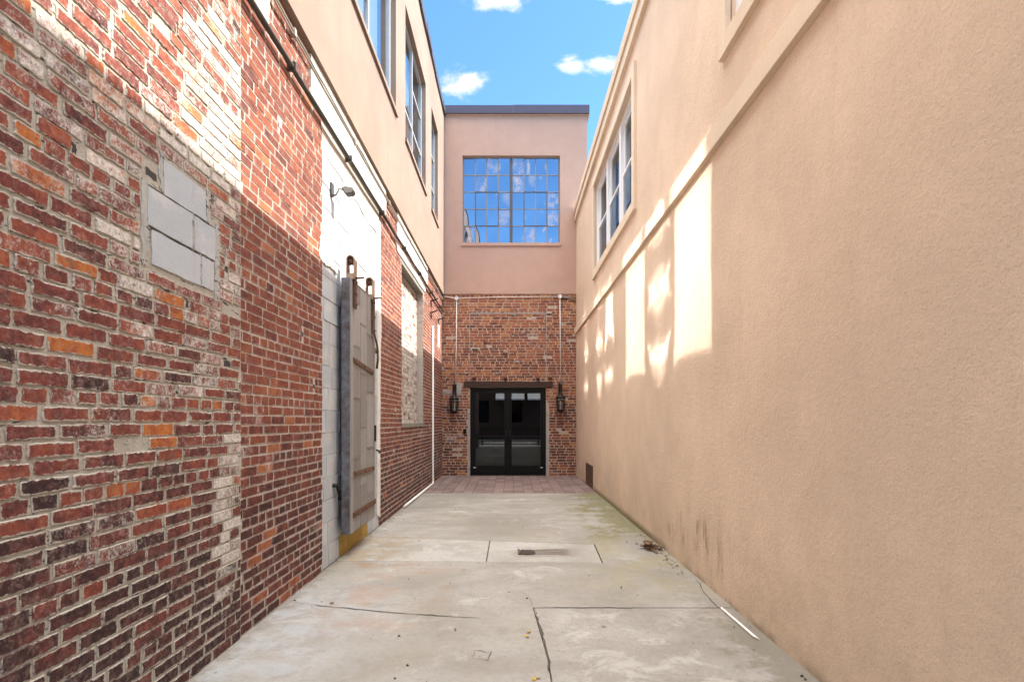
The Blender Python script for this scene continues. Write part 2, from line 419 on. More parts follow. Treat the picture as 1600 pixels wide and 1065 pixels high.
# ------------------------------------------------------------------ mesh helpers
class MB:
    def __init__(self):
        self.v = []; self.f = []; self.mi = []; self.t = []; self.sm = []
    def add(self, verts, faces, mi=0, tone=(0.5, 0.3, 0.5), smooth=False, alpha=None):
        o = len(self.v)
        self.v.extend(verts)
        self.t.extend([(*tone, 1.0)] * len(verts) if alpha is None else [(*tone, a) for a in alpha])
        for f in faces:
            self.f.append([i + o for i in f]); self.mi.append(mi); self.sm.append(smooth)
    def box(self, x0, x1, y0, y1, z0, z1, mi=0, tone=(0.5, 0.3, 0.5)):
        v = [(x, y, z) for x in (x0, x1) for y in (y0, y1) for z in (z0, z1)]
        self.add(v, [(0, 1, 3, 2), (4, 6, 7, 5), (0, 4, 5, 1), (2, 3, 7, 6), (0, 2, 6, 4), (1, 5, 7, 3)], mi, tone)
    def tube(self, path, r, n=10, mi=0, caps=True):
        path = [Vector(p) for p in path]
        rs = r if isinstance(r, (list, tuple)) else [r] * len(path)
        verts = []; faces = []
        ref = None
        for i, p in enumerate(path):
            d = (path[min(i + 1, len(path) - 1)] - path[max(i - 1, 0)]).normalized()
            if ref is None or abs(ref.dot(d)) > 0.98:
                ref = Vector((0, 0, 1)) if abs(d.z) < 0.9 else Vector((1, 0, 0))
            a = d.cross(ref).normalized(); b = d.cross(a).normalized()
            ref = a.cross(d).normalized() * -1 if False else ref
            for k in range(n):
                th = 2 * math.pi * k / n
                verts.append(tuple(p + (a * math.cos(th) + b * math.sin(th)) * rs[i]))
        for i in range(len(path) - 1):
            for k in range(n):
                faces.append((i * n + k, i * n + (k + 1) % n, (i + 1) * n + (k + 1) % n, (i + 1) * n + k))
        self.add(verts, faces, mi, smooth=True)
        if caps:
            o = len(self.v) - len(verts)
            self.f.append([o + k for k in range(n)][::-1]); self.mi.append(mi); self.sm.append(False)
            self.f.append([o + (len(path) - 1) * n + k for k in range(n)]); self.mi.append(mi); self.sm.append(False)
    def lathe(self, c, prof, n=14, mi=0):
        verts = []; faces = []
        for (r, z) in prof:
            for k in range(n):
                th = 2 * math.pi * k / n
                verts.append((c[0] + r * math.cos(th), c[1] + r * math.sin(th), c[2] + z))
        for i in range(len(prof) - 1):
            for k in range(n):
                faces.append((i * n + k, i * n + (k + 1) % n, (i + 1) * n + (k + 1) % n, (i + 1) * n + k))
        self.add(verts, faces, mi, smooth=True)
    def prism(self, pts, mapf, d0, d1, mi=0, tone=(0.5, 0.3, 0.5)):
        """outline in (u, v), extruded along depth d0..d1 through mapf(u, v, d)"""
        n = len(pts)
        v = [mapf(u, w, d0) for u, w in pts] + [mapf(u, w, d1) for u, w in pts]
        f = [tuple(range(n))[::-1], tuple(range(n, 2 * n))] + [(i, (i + 1) % n, n + (i + 1) % n, n + i) for i in range(n)]
        self.add(v, f, mi, tone)
    def panel(self, u0, u1, v0, v1, holes, mapf, d0, d1, mi=0, rmi=None):
        """wall panel with rectangular holes: front at d1, back at d0, reveals; no inner faces"""
        rmi = mi if rmi is None else rmi
        us = sorted({u0, u1, *[h[0] for h in holes], *[h[1] for h in holes]})
        vs = sorted({v0, v1, *[h[2] for h in holes], *[h[3] for h in holes]})
        us = [u for u in us if u0 <= u <= u1]; vs = [v for v in vs if v0 <= v <= v1]
        def inside(u, v):
            return any(h[0] < u < h[1] and h[2] < v < h[3] for h in holes)
        for a, b in zip(us, us[1:]):
            for c, d in zip(vs, vs[1:]):
                if inside((a + b) / 2, (c + d) / 2):
                    continue
                for dd in (d1, d0):
                    self.add([mapf(a, c, dd), mapf(b, c, dd), mapf(b, d, dd), mapf(a, d, dd)], [(0, 1, 2, 3)], mi)
        for (a, b, c, d, m_) in [(*h, rmi) for h in holes] + [(u0, u1, v0, v1, mi)]:
            q = [(a, c), (b, c), (b, d), (a, d)]
            for i in range(4):
                p, r = q[i], q[(i + 1) % 4]
                self.add([mapf(*p, d0), mapf(*r, d0), mapf(*r, d1), mapf(*p, d1)], [(0, 1, 2, 3)], m_)
    def build(self, name, mats, parent=None, bevel=0.0):
        me = bpy.data.meshes.new(name)
        me.from_pydata(self.v, [], self.f)
        mats = mats if isinstance(mats, (list, tuple)) else [mats]
        for m in mats:
            me.materials.append(M[m])
        me.polygons.foreach_set('material_index', self.mi)
        me.polygons.foreach_set('use_smooth', self.sm)
        a = me.attributes.new('tone', 'FLOAT_COLOR', 'POINT')
        arr = np.array(self.t, dtype=np.float32).reshape(len(self.v), 4)
        a.data.foreach_set('color', arr.ravel())
        me.update()
        o = bpy.data.objects.new(name, me)
        COL.objects.link(o)
        if parent is not None:
            o.parent = parent
            o.matrix_parent_inverse.identity()
            o.location = -WORLD[parent.name]
            WORLD[o.name] = Vector((0, 0, 0))
        if bevel:
            md = o.modifiers.new('bevel', 'BEVEL'); md.width = bevel; md.segments = 2; md.limit_method = 'ANGLE'
        return o
WORLD = {}
def thing(name, label, cat, loc, group=None):
    o = bpy.data.objects.new(name, None)
    o.empty_display_size = 0.2
    COL.objects.link(o)
    o.location = loc
    WORLD[o.name] = Vector(loc)
    o['label'] = label; o['category'] = cat
    if group: o['group'] = group
    return o
def sub(o):
    """let a mesh part carry sub-parts: its origin offset is already undone"""
    WORLD[o.name] = Vector((0, 0, 0))
    return o
def tag(o, label, cat, group=None):
    o['label'] = label; o['category'] = cat
    if group: o['group'] = group
    return o
def struct(o):
    o['kind'] = 'structure'
    return o
def copy_thing(src, delta, label):
    def rec(o, p):
        c = o.copy(); COL.objects.link(c)
        if p is not None: c.parent = p
        for ch in [x for x in COL.objects if x.parent == o]:
            rec(ch, c)
        return c
    r = rec(src, None)
    r.location = src.location + Vector(delta)
    r['label'] = label
    return r

# (u, v, depth) -> world for the three walls; depth grows out of the wall towards the alley
left = lambda u, v, d: (XL + d, u, v)
back = lambda u, v, d: (u, YB - d, v)
right = lambda u, v, d: (XR - d, u, v)

def bricks(mb, mapf, u0, u1, v0, v1, pitch=0.0685, L=0.208, joint=0.011, depth=0.009, jit=0.0025,
           header=6, tone=None, holes=(), mi=0, wob=0.004, nx=5, nz=3, seed=1, chamf=0.005, skip=0.0, hole_pad=0.004):
    rnd = random.Random(seed)
    nrow = int(round((v1 - v0) / pitch))
    pitch = (v1 - v0) / nrow
    for r in range(nrow):
        za = v0 + r * pitch + joint / 2; zb = v0 + (r + 1) * pitch - joint / 2
        hd = header and (r % header == header - 2)
        bl = L * 0.49 if hd else L
        u = u0 - rnd.random() * bl
        while u < u1:
            ln = bl * rnd.uniform(0.90, 1.07)
            if not hd and rnd.random() < 0.05: ln *= 0.5
            a, b = max(u, u0) , min(u + ln, u1)
            u += ln + joint * rnd.uniform(0.7, 1.5)
            a += joint * 0.2; b -= joint * 0.2
            if b - a < 0.028 or rnd.random() < skip:
                continue
            w = wob * mnoise.noise((a * 0.9, r * 0.35, seed * 3.1))
            pieces = [(a, b)]
            for h in holes:
                if zb > h[2] + 0.01 and za < h[3] - 0.01:
                    nxt = []
                    for p, q in pieces:
                        if q <= h[0] - hole_pad or p >= h[1] + hole_pad:
                            nxt.append((p, q)); continue
                        if p < h[0] - hole_pad: nxt.append((p, h[0] - hole_pad))
                        if q > h[1] + hole_pad: nxt.append((h[1] + hole_pad, q))
                    pieces = nxt
            for p, q in pieces:
                if q - p < 0.03: continue
                z0 = za + w + rnd.uniform(-jit, jit) * 0.6; z1 = zb + w + rnd.uniform(-jit, jit) * 0.6
                c = chamf * rnd.uniform(0.5, 1.6)
                kx = max(2, int(nx * (q - p) / L + 0.5))
                out = []
                for k in range(kx + 1):
                    out.append((p + c + (q - p - 2 * c) * k / kx, z0 + rnd.uniform(-1, 1) * jit))
                for k in range(nz):
                    out.append((q + rnd.uniform(-1, 1) * jit, z0 + c + (z1 - z0 - 2 * c) * k / (nz - 1)))
                for k in range(kx + 1):
                    out.append((q - c - (q - p - 2 * c) * k / kx, z1 + rnd.uniform(-1, 1) * jit))
                for k in range(nz):
                    out.append((p + rnd.uniform(-1, 1) * jit, z1 - c - (z1 - z0 - 2 * c) * k / (nz - 1)))
                n = len(out)
                cu, cv = (p + q) / 2, (z0 + z1) / 2
                D = depth * rnd.uniform(0.45, 1.25)
                tu, tv = rnd.uniform(-1, 1) * 0.012, rnd.uniform(-1, 1) * 0.03
                vv = [mapf(x, z, -0.004) for x, z in out]
                bev = min(0.004, D * 0.5)
                vv += [mapf(x, z, D - bev) for x, z in out]
                for x, z in out:
                    sx = max(-1, min(1, (x - cu) / ((q - p) / 2))); sz = max(-1, min(1, (z - cv) / ((z1 - z0) / 2)))
                    x2 = x - sx * bev; z2 = z - sz * bev
                    vv.append(mapf(x2, z2, D + tu * (x2 - cu) + tv * (z2 - cv)))
                ins = min(0.011, (z1 - z0) * 0.3)
                for x, z in out:
                    x2 = min(max(x, p + ins + bev), q - ins - bev); z2 = min(max(z, z0 + ins + bev), z1 - ins - bev)
                    vv.append(mapf(x2, z2, D + tu * (x2 - cu) + tv * (z2 - cv)))
                ff = []
                for ring in (0, 1, 2):
                    for i in range(n):
                        ff.append((ring * n + i, ring * n + (i + 1) % n, (ring + 1) * n + (i + 1) % n, (ring + 1) * n + i))
                ff.append(tuple(range(3 * n, 4 * n)))
                mb.add(vv, ff, mi, tone(cu, cv, rnd) if tone else (rnd.random(), 0.2, rnd.random()), False, [0.0] * (3 * n) + [1.0] * n)

def fbm(*p):
    return mnoise.fractal(Vector(p), 1.0, 2.0, 3)

# ================================================================== LEFT BUILDING
LB = thing('brick_building', 'old building with weathered red brick ground storey, peach stucco upper storey and a blocked-up doorway', 'building', (-3.2, 5.8, 0))
WX = -1.70
DOOR = (4.80, 6.87, -0.05, 3.86)
PATCH = [(2.555, 2.965, 2.375, 2.60), (2.425, 3.075, 2.03, 2.425)]
BLK = (8.30, 10.33, 1.28, 3.73)
Z0B = 0.0

LOST = [(y - w_ / 2, y + w_ / 2, z - 0.026, z + 0.026) for y, z, w_ in ((2.06, 2.36, 0.03), (3.16, 2.21, 0.04), (3.17, 1.66, 0.08), (2.78, 1.93, 0.03), (2.50, 2.46, 0.09), (4.35, 2.02, 0.04), (4.6, 1.62, 0.05), (4.5, 2.9, 0.04), (3.9, 3.45, 0.03))]
def tone_old(u, v, r):
    pal = 0.52 + r.gauss(0, 0.11)
    q = r.random()
    if q < 0.085 and v > 0.6: pal = r.uniform(0.84, 1.0)
    elif q < 0.14: pal = r.uniform(0.08, 0.25)
    low = max(0.0, min(1.0, (1.30 - v) / 0.7))  # darker brick low down, partly dimmer light near the ground put into its colour
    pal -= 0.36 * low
    bl = 0.235 + 0.20 * max(-1, min(1, (v - 1.5) / 1.5)) + 0.45 * fbm(u * 0.9, v * 0.9, 3.3) + r.uniform(-0.28, 0.28)
    if v < 1.15: bl -= 0.05
    if 1.4 < v < 2.75: bl += 0.10
    if abs(u - 3.18) < 0.10 and 0.3 < v < 1.25 and r.random() < 0.75: bl = r.uniform(0.6, 0.95)
    if 2.2 < u < 3.3 and 1.8 < v < 2.8: bl += 0.18
    return (max(0, min(1, pal)), max(0, min(1.2, bl)), r.random())
def tone_red(u, v, r):
    pal = 0.52 + r.gauss(0, 0.10)
    pal -= 0.33 * max(0.0, min(1.0, (1.5 - v) / 0.9))  # lower red bricks darker too, the duller light there put into their tone
    if r.random() < 0.05: pal = r.uniform(0.8, 1.0)
    bl = 0.16 + 0.40 * fbm(u * 0.7, v * 0.9, 7.7) + r.uniform(-0.15, 0.15)
    if v > 3.4: bl += 0.2
    if v < 1.1 and u > 4.2 and u < 4.8: bl += 0.2
    if u > 8: bl += 0.12
    return (max(0, min(1, pal)), max(0, min(1.1, bl)), r.random() * 0.8)

mb = MB()
# mortar bed behind the bricks: two zones, the nearer one 12 mm proud
mb.panel(YN, 3.33, Z0B - 0.06, ZBL, [(2.425, 3.075, 2.03, 2.60)], left, -0.24, 0.012, 1)
mb.panel(3.33, YB + 0.25, Z0B - 0.06, ZBL, [DOOR, BLK], left, -0.24, 0.0, 2)
leftA = lambda u, v, d: left(u, v, d + 0.012)
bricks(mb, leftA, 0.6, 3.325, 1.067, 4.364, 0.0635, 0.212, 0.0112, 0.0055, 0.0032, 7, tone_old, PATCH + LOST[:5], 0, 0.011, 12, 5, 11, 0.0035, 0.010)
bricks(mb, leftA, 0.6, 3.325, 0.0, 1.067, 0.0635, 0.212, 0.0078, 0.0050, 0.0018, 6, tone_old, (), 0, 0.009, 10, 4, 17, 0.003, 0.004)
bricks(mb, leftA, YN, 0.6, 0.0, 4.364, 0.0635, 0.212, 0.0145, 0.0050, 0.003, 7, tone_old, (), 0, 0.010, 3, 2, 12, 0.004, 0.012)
bricks(mb, left, 3.335, 4.80, 0.0, 4.364, 0.0655, 0.208, 0.0095, 0.0045, 0.0016, 6, tone_red, [DOOR] + LOST[5:], 3, 0.006, 7, 3, 13, 0.003)
bricks(mb, left, 6.87, YB - 0.005, 0.0, 4.364, 0.0655, 0.208, 0.0105, 0.0045, 0.0018, 6, tone_red, [BLK], 3, 0.008, 4, 2, 14, 0.003)
mb.build('brick_wall', ['brick_old', 'mortar_old', 'mortar_pale', 'brick_red'], LB)

# concrete-block infill of the small opening
mb = MB()
mb.box(XL - 0.05, XL + 0.0125, 2.425, 3.075, 2.03, 2.60)
rndb = random.Random(4)
def rough_quad(mb, u0, u1, v0, v1, d0, d1, mapf, mi, tone, j=0.004, n=6):
    r = rndb
    o = []
    for k in range(n): o.append((u0 + (u1 - u0) * k / n, v0 + r.uniform(-j, j)))
    for k in range(n): o.append((u1 + r.uniform(-j, j), v0 + (v1 - v0) * k / n))
    for k in range(n): o.append((u1 - (u1 - u0) * k / n, v1 + r.uniform(-j, j)))
    for k in range(n): o.append((u0 + r.uniform(-j, j), v1 - (v1 - v0) * k / n))
    mb.prism(o, mapf, d0, d1, mi, tone)
for (a, b, c, d) in ((2.585, 2.94, 2.408, 2.568), (2.472, 2.815, 2.222, 2.398), (2.835, 3.035, 2.222, 2.398), (2.50, 2.885, 2.048, 2.208), (2.905, 3.02, 2.05, 2.208)):
    mb.box(XL, XL + 0.0135, a - 0.004, b + 0.004, d - 0.002, d + 0.010, 3) if c < 2.3 else None
    rough_quad(mb, a, b, c, d, 0.0, 0.0175, left, 1, (rndb.uniform(0.2, 0.5), 0, 0.5), 0.003)
# mortar slapped round the blocks
for (a, b, c, d) in ((2.425, 2.47, 2.04, 2.41), (2.815, 2.835, 2.222, 2.40), (2.885, 2.905, 2.05, 2.21), (3.035, 3.085, 2.02, 2.42), (2.945, 2.985, 2.41, 2.57), (2.555, 2.59, 2.42, 2.59)):
    rough_quad(mb, a, b, c, d, 0.0, 0.0163, left, 2, (0.5, 0, 0.5), 0.013, 9)
mb.build('block_patch', ['mortar_old', 'block_grey', 'plaster_smear', 'dark_gap'], LB)

# doorway blocked with concrete blocks
mb = MB()
mb.box(XL - 0.20, XL - 0.012, 4.80, 6.87, -0.05, 3.86, 1)
tone_c = lambda u, v, r: (r.random(), 0.3, r.random())
bricks(mb, lambda u, v, d: left(u, v, d - 0.012), 4.80, 6.87, 0.0, 3.86, 0.203, 0.397, 0.007, 0.005, 0.0010, 0, tone_c, (), 0, 0.003, 3, 2, 15, 0.002)
mb.build('block_infill', ['block_grey', 'plaster_smear'], LB)
# lime wash over its head and jambs
def blob(name, mat, par, pts, d0, d1, mapf=left, j=0.015, sub_=7, seed=3):
    r = random.Random(seed); mb = MB()
    o = []
    for i in range(len(pts)):
        p, q = pts[i], pts[(i + 1) % len(pts)]
        for k in range(sub_):
            t = k / sub_
            o.append((p[0] + (q[0] - p[0]) * t + r.uniform(-j, j), p[1] + (q[1] - p[1]) * t + r.uniform(-j, j)))
    mb.prism(o, mapf, d0, d1)
    return mb.build(name, mat, par)
LW = ('limewash', 'whitewash', LB)
blob(*LW, [(4.72, 2.75), (4.80, 2.73), (4.95, 2.74), (5.2, 2.73), (5.2, 2.78), (4.95, 2.86), (4.805, 2.98), (4.74, 2.93)], -0.02, 0.010, seed=5, j=0.012)
blob(*LW, [(6.76, 0.16), (6.93, 0.1), (6.92, 1.2), (6.95, 2.3), (7.00, 2.50), (6.94, 2.9), (6.93, 3.85), (6.80, 3.85), (6.78, 2.0)], -0.02, 0.006, seed=6, j=0.012)
blob(*LW, [(4.95, 3.74), (5.8, 3.70), (6.8, 3.66), (6.85, 3.90), (4.86, 3.90)], -0.02, -0.002, seed=7, j=0.02)
for seed, (a, b) in enumerate(((YN, 3.69), (4.48, 7.15), (7.9, 10.75))):
    blob('plaster_band', 'whitewash', LB, [(a, 3.995), (b, 3.995), (b + 0.02, 4.15), (b, 4.355), (a, 4.355)], -0.01, 0.024, seed=20 + seed, j=0.008, sub_=9)
blob(*LW, [(7.95, 3.805), (10.5, 3.805), (10.5, 3.93), (7.8, 3.93)], -0.01, 0.018, seed=31, j=0.006)
blob(*LW, [(12.35, 3.02), (12.62, 3.02), (12.62, 3.55), (12.35, 3.55)], -0.01, 0.014, seed=32, j=0.012)
rr = random.Random(9)
for k in range(22):
    u = rr.uniform(7.1, 12.8); v = rr.uniform(0.3, 2.3); s = rr.uniform(0.03, 0.09)
    if 8.2 < u < 10.4 and v > 1.2: continue
    blob('mortar_dab', 'plaster_smear', LB, [(u, v), (u + s, v), (u + s, v + s * 0.8), (u, v + s * 0.8)], -0.01, 0.0085, seed=40 + k, j=s * 0.2, sub_=3)
for k, (p, q, c, d) in enumerate(LOST):
    blob('brick_gap', 'dark_gap', LB, [(p + 0.004, c + 0.008), (q - 0.004, c + 0.008), (q - 0.004, d - 0.008), (p + 0.004, d - 0.008)], -0.02, 0.0128 if q < 3.3 else 0.0008, left, 0.005, 4, 120 + k)
# blocked window: recessed parged face, lintel
mb = MB()
mb.box(XL - 0.22, XL - 0.125, 8.30, 10.33, 1.28, 3.73, 1)
bricks(mb, lambda u, v, d: left(u, v, d - 0.125), 8.30, 10.33, 1.28, 3.73, 0.067, 0.208, 0.012, 0.006, 0.0025, 6,
       lambda u, v, r: (max(0, min(1, 0.4 + r.gauss(0, 0.12))), r.uniform(0.55, 1.05), r.random()), (), 0, 0.008, 4, 2, 18)
mb.build('blocked_window', ['brick_old', 'plaster_smear'], LB)
mb = MB()
mb.box(XL - 0.20, XL + 0.004, 8.18, 10.45, 3.728, 3.80)
mb.build('lintel', 'lintel_stone', LB)
mb = MB()
mb.box(XL - 0.125, XL + 0.016, 8.26, 10.4, 1.225, 1.285)
mb.build('sill', 'lintel_stone', LB)

# stucco upper storey with three windows
lst = lambda u, v, d: (XLS + d, u, v)
WIN = [(4.30, 7.63), (8.32, 10.30), (11.05, 12.02)]
WZ = (5.64, 7.70)
ZTL = 8.73
mb = MB()
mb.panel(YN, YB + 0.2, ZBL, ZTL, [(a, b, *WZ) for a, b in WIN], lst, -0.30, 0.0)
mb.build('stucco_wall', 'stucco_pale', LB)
mb = MB()       # rest of the body
mb.box(-8.0, -7.8, YN, YB + 0.2, -0.06, ZTL)
mb.box(-7.8, XLS - 0.30, YN, YN + 0.2, -0.06, ZTL)
mb.box(-7.8, XLS - 0.30, YB, YB + 0.2, -0.06, ZTL)
mb.box(-7.8, XLS - 0.30, YN + 0.2, YB, 4.9, 5.0)
mb.build('rear_walls', 'room_dark', LB)
mb = MB()
n = 24
mb.box(-8.1, XLS - 0.004, YN, YB + 0.2, ZTL + 0.001, ZTL + 0.10)
for k in range(n):           # sagging drip edge of the roof
    y0 = YN + (YB + 0.2 - YN) * k / n; y1 = YN + (YB + 0.2 - YN) * (k + 1) / n
    s = 0.035 + 0.03 * max(0, fbm(k * 0.4, 2.0, 0)) 
    mb.box(XLS + 0.003, XLS + s, y0 + 0.001, y1, ZTL - 0.05 - 0.02 * (k % 3 == 0), ZTL + 0.103)
mb.build('roof_flashing', 'flashing', LB)

def pane(mb, mapf, u0, u1, v0, v1, d, bow, n=12, mi=0):
    vv = []
    for i in range(n + 1):
        for j in range(n + 1):
            a = i / n * 2 - 1; b = j / n * 2 - 1
            vv.append(mapf(u0 + (u1 - u0) * i / n, v0 + (v1 - v0) * j / n, d - bow * (1 - a * a) * (1 - b * b)))
    ff = [(i * (n + 1) + j, (i + 1) * (n + 1) + j, (i + 1) * (n + 1) + j + 1, i * (n + 1) + j + 1) for i in range(n) for j in range(n)]
    mb.add(vv, ff, mi, smooth=True)
GX = -0.10
cols = [[4.30, 5.38, 6.46, 7.63], [8.32, 9.33, 10.30], [11.05, 12.02]]
bows = [[0.0016, 0.0075, 0.002], [0.006, 0.0075], [0.0075]]
for wi, (a, b) in enumerate(WIN):
    fr = MB()
    t = 0.045
    fr.box(XLS + GX - 0.03, XLS + GX + 0.02, a, b, WZ[0], WZ[0] + t)
    fr.box(XLS + GX - 0.03, XLS + GX + 0.02, a, b, WZ[1] - t, WZ[1])
    for i, u in enumerate(cols[wi]):
        x = u if 0 < i < len(cols[wi]) - 1 else (u + t / 2 if i == 0 else u - t / 2)
        fr.box(XLS + GX - 0.032, XLS + GX + 0.023, x - t / 2, x + t / 2, WZ[0] + t, WZ[1] - t)
    R3 = [WZ[0], WZ[0] + 0.69, WZ[0] + 1.38, WZ[1]]
    RW_ = [[[WZ[0], WZ[1]], R3, [WZ[0], WZ[1]]], [[WZ[0], WZ[0] + 0.69, WZ[1]], R3], [R3]][wi]
    for ci, (c0, c1) in enumerate(zip(cols[wi], cols[wi][1:])):
        for r in RW_[ci][1:-1]:
            fr.box(XLS + GX - 0.028, XLS + GX + 0.016, c0 + t / 2 + 0.001, c1 - t / 2 - 0.001, r - 0.016, r + 0.016)
    wf = sub(fr.build('window', 'alu_frame', LB))
    gm = MB()
    for ci, (c0, c1) in enumerate(zip(cols[wi], cols[wi][1:])):
        for r0, r1 in zip(RW_[ci], RW_[ci][1:]):
            pane(gm, lst, c0 + 0.02, c1 - 0.02, r0 + 0.014, r1 - 0.014, GX - 0.006, bows[wi][ci])
    gm.build('glass', 'glass_coated', wf)
    sm = MB()
    sm.box(XLS - 0.10, XLS + 0.03, a - 0.03, b + 0.03, WZ[0] - 0.05, WZ[0] + 0.003)
    sm.build('sill', 'stucco_pale', wf)
    bl = MB()
    if wi == 0:
        bl.box(XLS - 0.26, XLS - 0.25, 6.5, 7.58, WZ[0], WZ[1])
    else:
        bl.box(XLS - 0.27, XLS - 0.26, a, b, WZ[1] - 0.75, WZ[1])
    bl.build('blind', 'blind_white', wf)

# ---- services fixed to the left wall
def wavy(y0, y1, x, z, n, amp, seed):
    return [(x + 0.003 * mnoise.noise((k * 0.7, seed, 0)), y0 + (y1 - y0) * k / n, z + amp * mnoise.noise((k * 0.5, seed, 1))) for k in range(n + 1)]
mb = MB()
mb.tube(wavy(YN, YB - 0.05, XL + 0.042, 3.955, 40, 0.022, 2.2), 0.020, 10)
for k in range(9):
    y = 1.2 + k * 1.42
    mb.box(XL + 0.008, XL + 0.072, y - 0.012, y + 0.012, 3.925, 3.987)
tag(mb.build('black_conduit', 'dark_pipe'), 'thick dark pipe running level along the brick wall above the fire door', 'pipe')
mb = MB()
mb.tube(wavy(YN, YB - 0.03, XL + 0.034, 4.262, 60, 0.016, 5.1), 0.008, 8)
mb.tube(wavy(YN, YB - 0.03, XL + 0.030, 4.238, 60, 0.012, 6.1), 0.007, 8)
for k in range(6):
    y = 4.1 + k * 1.6
    mb.box(XL + 0.005, XL + 0.046, y - 0.02, y + 0.02, 4.225, 4.28)
tag(mb.build('cable_run', 'cable_grey'), 'pair of thin clipped cables running just under the stucco edge of the brick wall', 'cable')
mb = MB()
mb.tube([(XL + 0.03, 11.42, 3.32), (XL + 0.03, 11.42, 0.09), (XL + 0.035, 11.40, 0.045), (XL + 0.05, 11.3, 0.03), (XL + 0.05, 8.25, 0.03)], 0.021, 10)
tag(mb.build('white_pipe', 'white_pipe'), 'white pipe down the far brick wall that turns and lies along the ground', 'pipe')
for k, (y, z, lb) in enumerate(((11.25, 3.80, 'black iron hook under the dark pipe, highest of the three beyond the blocked window'),
                            (11.25, 3.56, 'black iron hook in the brick wall, between the highest hook and the limewashed patch'),
                            (12.4, 3.63, 'black iron hook at the head of the small limewashed patch by the end wall'))):
    mb = MB()
    mb.tube([(XL, y, z), (XL + 0.10, y, z + 0.03), (XL + 0.16, y, z + 0.06)], 0.014, 6)
    mb.tube([(XL + 0.012, y, z), (XL + 0.03, y, z - 0.12)], 0.012, 6)
    tag(mb.build('iron_hook', 'black_iron'), lb, 'hook', 'iron hooks in the brick wall')

# ---- flood lamp on the wall
FL = thing('wall_lamp', 'dark swivel flood lamp fixed on the limewashed blocks above the fire door', 'lamp', (XL - 0.03, 5.06, 3.48))
LZ = 3.48
mb = MB()
mb.prism([(5.025, LZ - 0.05), (5.04, LZ - 0.07), (5.08, LZ - 0.07), (5.095, LZ - 0.05), (5.095, LZ + 0.055), (5.025, LZ + 0.055)], left, -0.034, 0.012)
mb.build('mounting_box', 'lamp_grey', FL, 0.004)
mb = MB()
mb.tube([(XL + 0.01, 5.06, LZ - 0.05), (XL + 0.035, 5.06, LZ - 0.055), (XL + 0.055, 5.07, LZ - 0.02), (XL + 0.06, 5.08, LZ + 0.015), (XL + 0.10, 5.12, LZ + 0.02)], 0.008, 8)
mb.build('arm', 'lamp_grey', FL)
mb = MB()
HD = [(0.085, 0.03), (0.10, -0.01), (0.12, -0.035), (0.185, -0.028), (0.20, 0.0), (0.185, 0.032), (0.12, 0.042)]
mb.prism([(XL + a, LZ + b) for a, b in HD], lambda u, v, d: (u, 5.12 + d, v), -0.04, 0.04)
mb.build('lamp_head', 'lamp_grey', FL, 0.008)
mb = MB()
mb.prism([(XL + 0.145 + (a - 0.145) * 0.78, LZ + 0.002 + b * 0.78) for a, b in HD], lambda u, v, d: (u, 5.12 - d, v), 0.035, 0.045)
mb.build('lens', 'lens', FL)

# ---- sliding fire door
DX0, DX1 = -1.620, -1.538
D = (5.20, 6.15, 0.24, 2.70)
FD = thing('fire_door', 'grey sheet-metal sliding fire door hung against the blocked doorway by two rusty hangers', 'door', (-1.58, 5.67, 0.24))
mb = MB()
mb.box(DX0, DX1, D[0], D[1], D[2], D[3])
mb.build('core', 'edge_metal', FD, 0.004)
mb = MB()
rr = random.Random(3)
dm = lambda u, v, d: (DX1 + d, u, v)
mb.box(DX1 + 0.0005, DX1 + 0.007, D[0] + 0.002, D[0] + 0.10, D[2] + 0.01, D[3] - 0.003, 0, (0.9, 0, 0))
mb.box(DX1 + 0.0005, DX1 + 0.007, D[1] - 0.055, D[1] - 0.002, D[2] + 0.01, D[3] - 0.003, 0, (0.8, 0, 0))
cs = [5.305, 5.55, 5.80, 6.09]
for ci in range(3):
    z = D[2] + 0.006
    first = True
    while z < D[3] - 0.01:
        h = rr.uniform(0.42, 0.62) if not first else (0.18, 0.42, 0.30)[ci]
        first = False
        z1 = min(z + h, D[3] - 0.004)
        if D[3] - z1 < 0.12: z1 = D[3] - 0.004
        o = rr.uniform(0.001, 0.0045)
        mb.box(DX1 + 0.0005, DX1 + o + 0.002, cs[ci] + 0.004, cs[ci + 1] - 0.004, z + 0.002, z1 - 0.002, 0, (rr.random(), 0, rr.random()))
        # rolled seam
        mb.box(DX1 + o + 0.002, DX1 + o + 0.006, cs[ci] + 0.004, cs[ci + 1] - 0.004, z1 - 0.014, z1 - 0.003, 0, (0.3, 0, 0))
        z = z1
mb.box(DX1 + 0.0002, DX1 + 0.0012, D[0] + 0.1005, D[1] - 0.0555, D[2] + 0.004, D[3] - 0.005, 1)
mb.build('sheet_cladding', ['sheet_metal', 'dark_gap'], FD)
def strap(name, y0, y1, za, zb, h):
    mb = MB()
    mb.add([(DX1 + d, y, z) for d in (0.008, 0.018) for (y, z) in ((y0, za), (y1, zb), (y1, zb + h), (y0, za + h))],
           [(0, 1, 2, 3), (7, 6, 5, 4), (0, 4, 5, 1), (1, 5, 6, 2), (2, 6, 7, 3), (3, 7, 4, 0)])
    for y in (y0 + 0.05, (y0 + y1) / 2, y1 - 0.05):
        z = za + (zb - za) * (y - y0) / (y1 - y0) + h / 2
        mb.tube([(DX1 + 0.017, y, z), (DX1 + 0.027, y, z)], 0.012, 8)
    return mb.build(name, 'rust', FD)
strap('strap', 5.28, 6.03, 1.90, 1.84, 0.045)
strap('strap', 5.30, 6.08, 0.79, 0.78, 0.045)
strap('strap', 5.28, 6.14, 0.385, 0.40, 0.055)
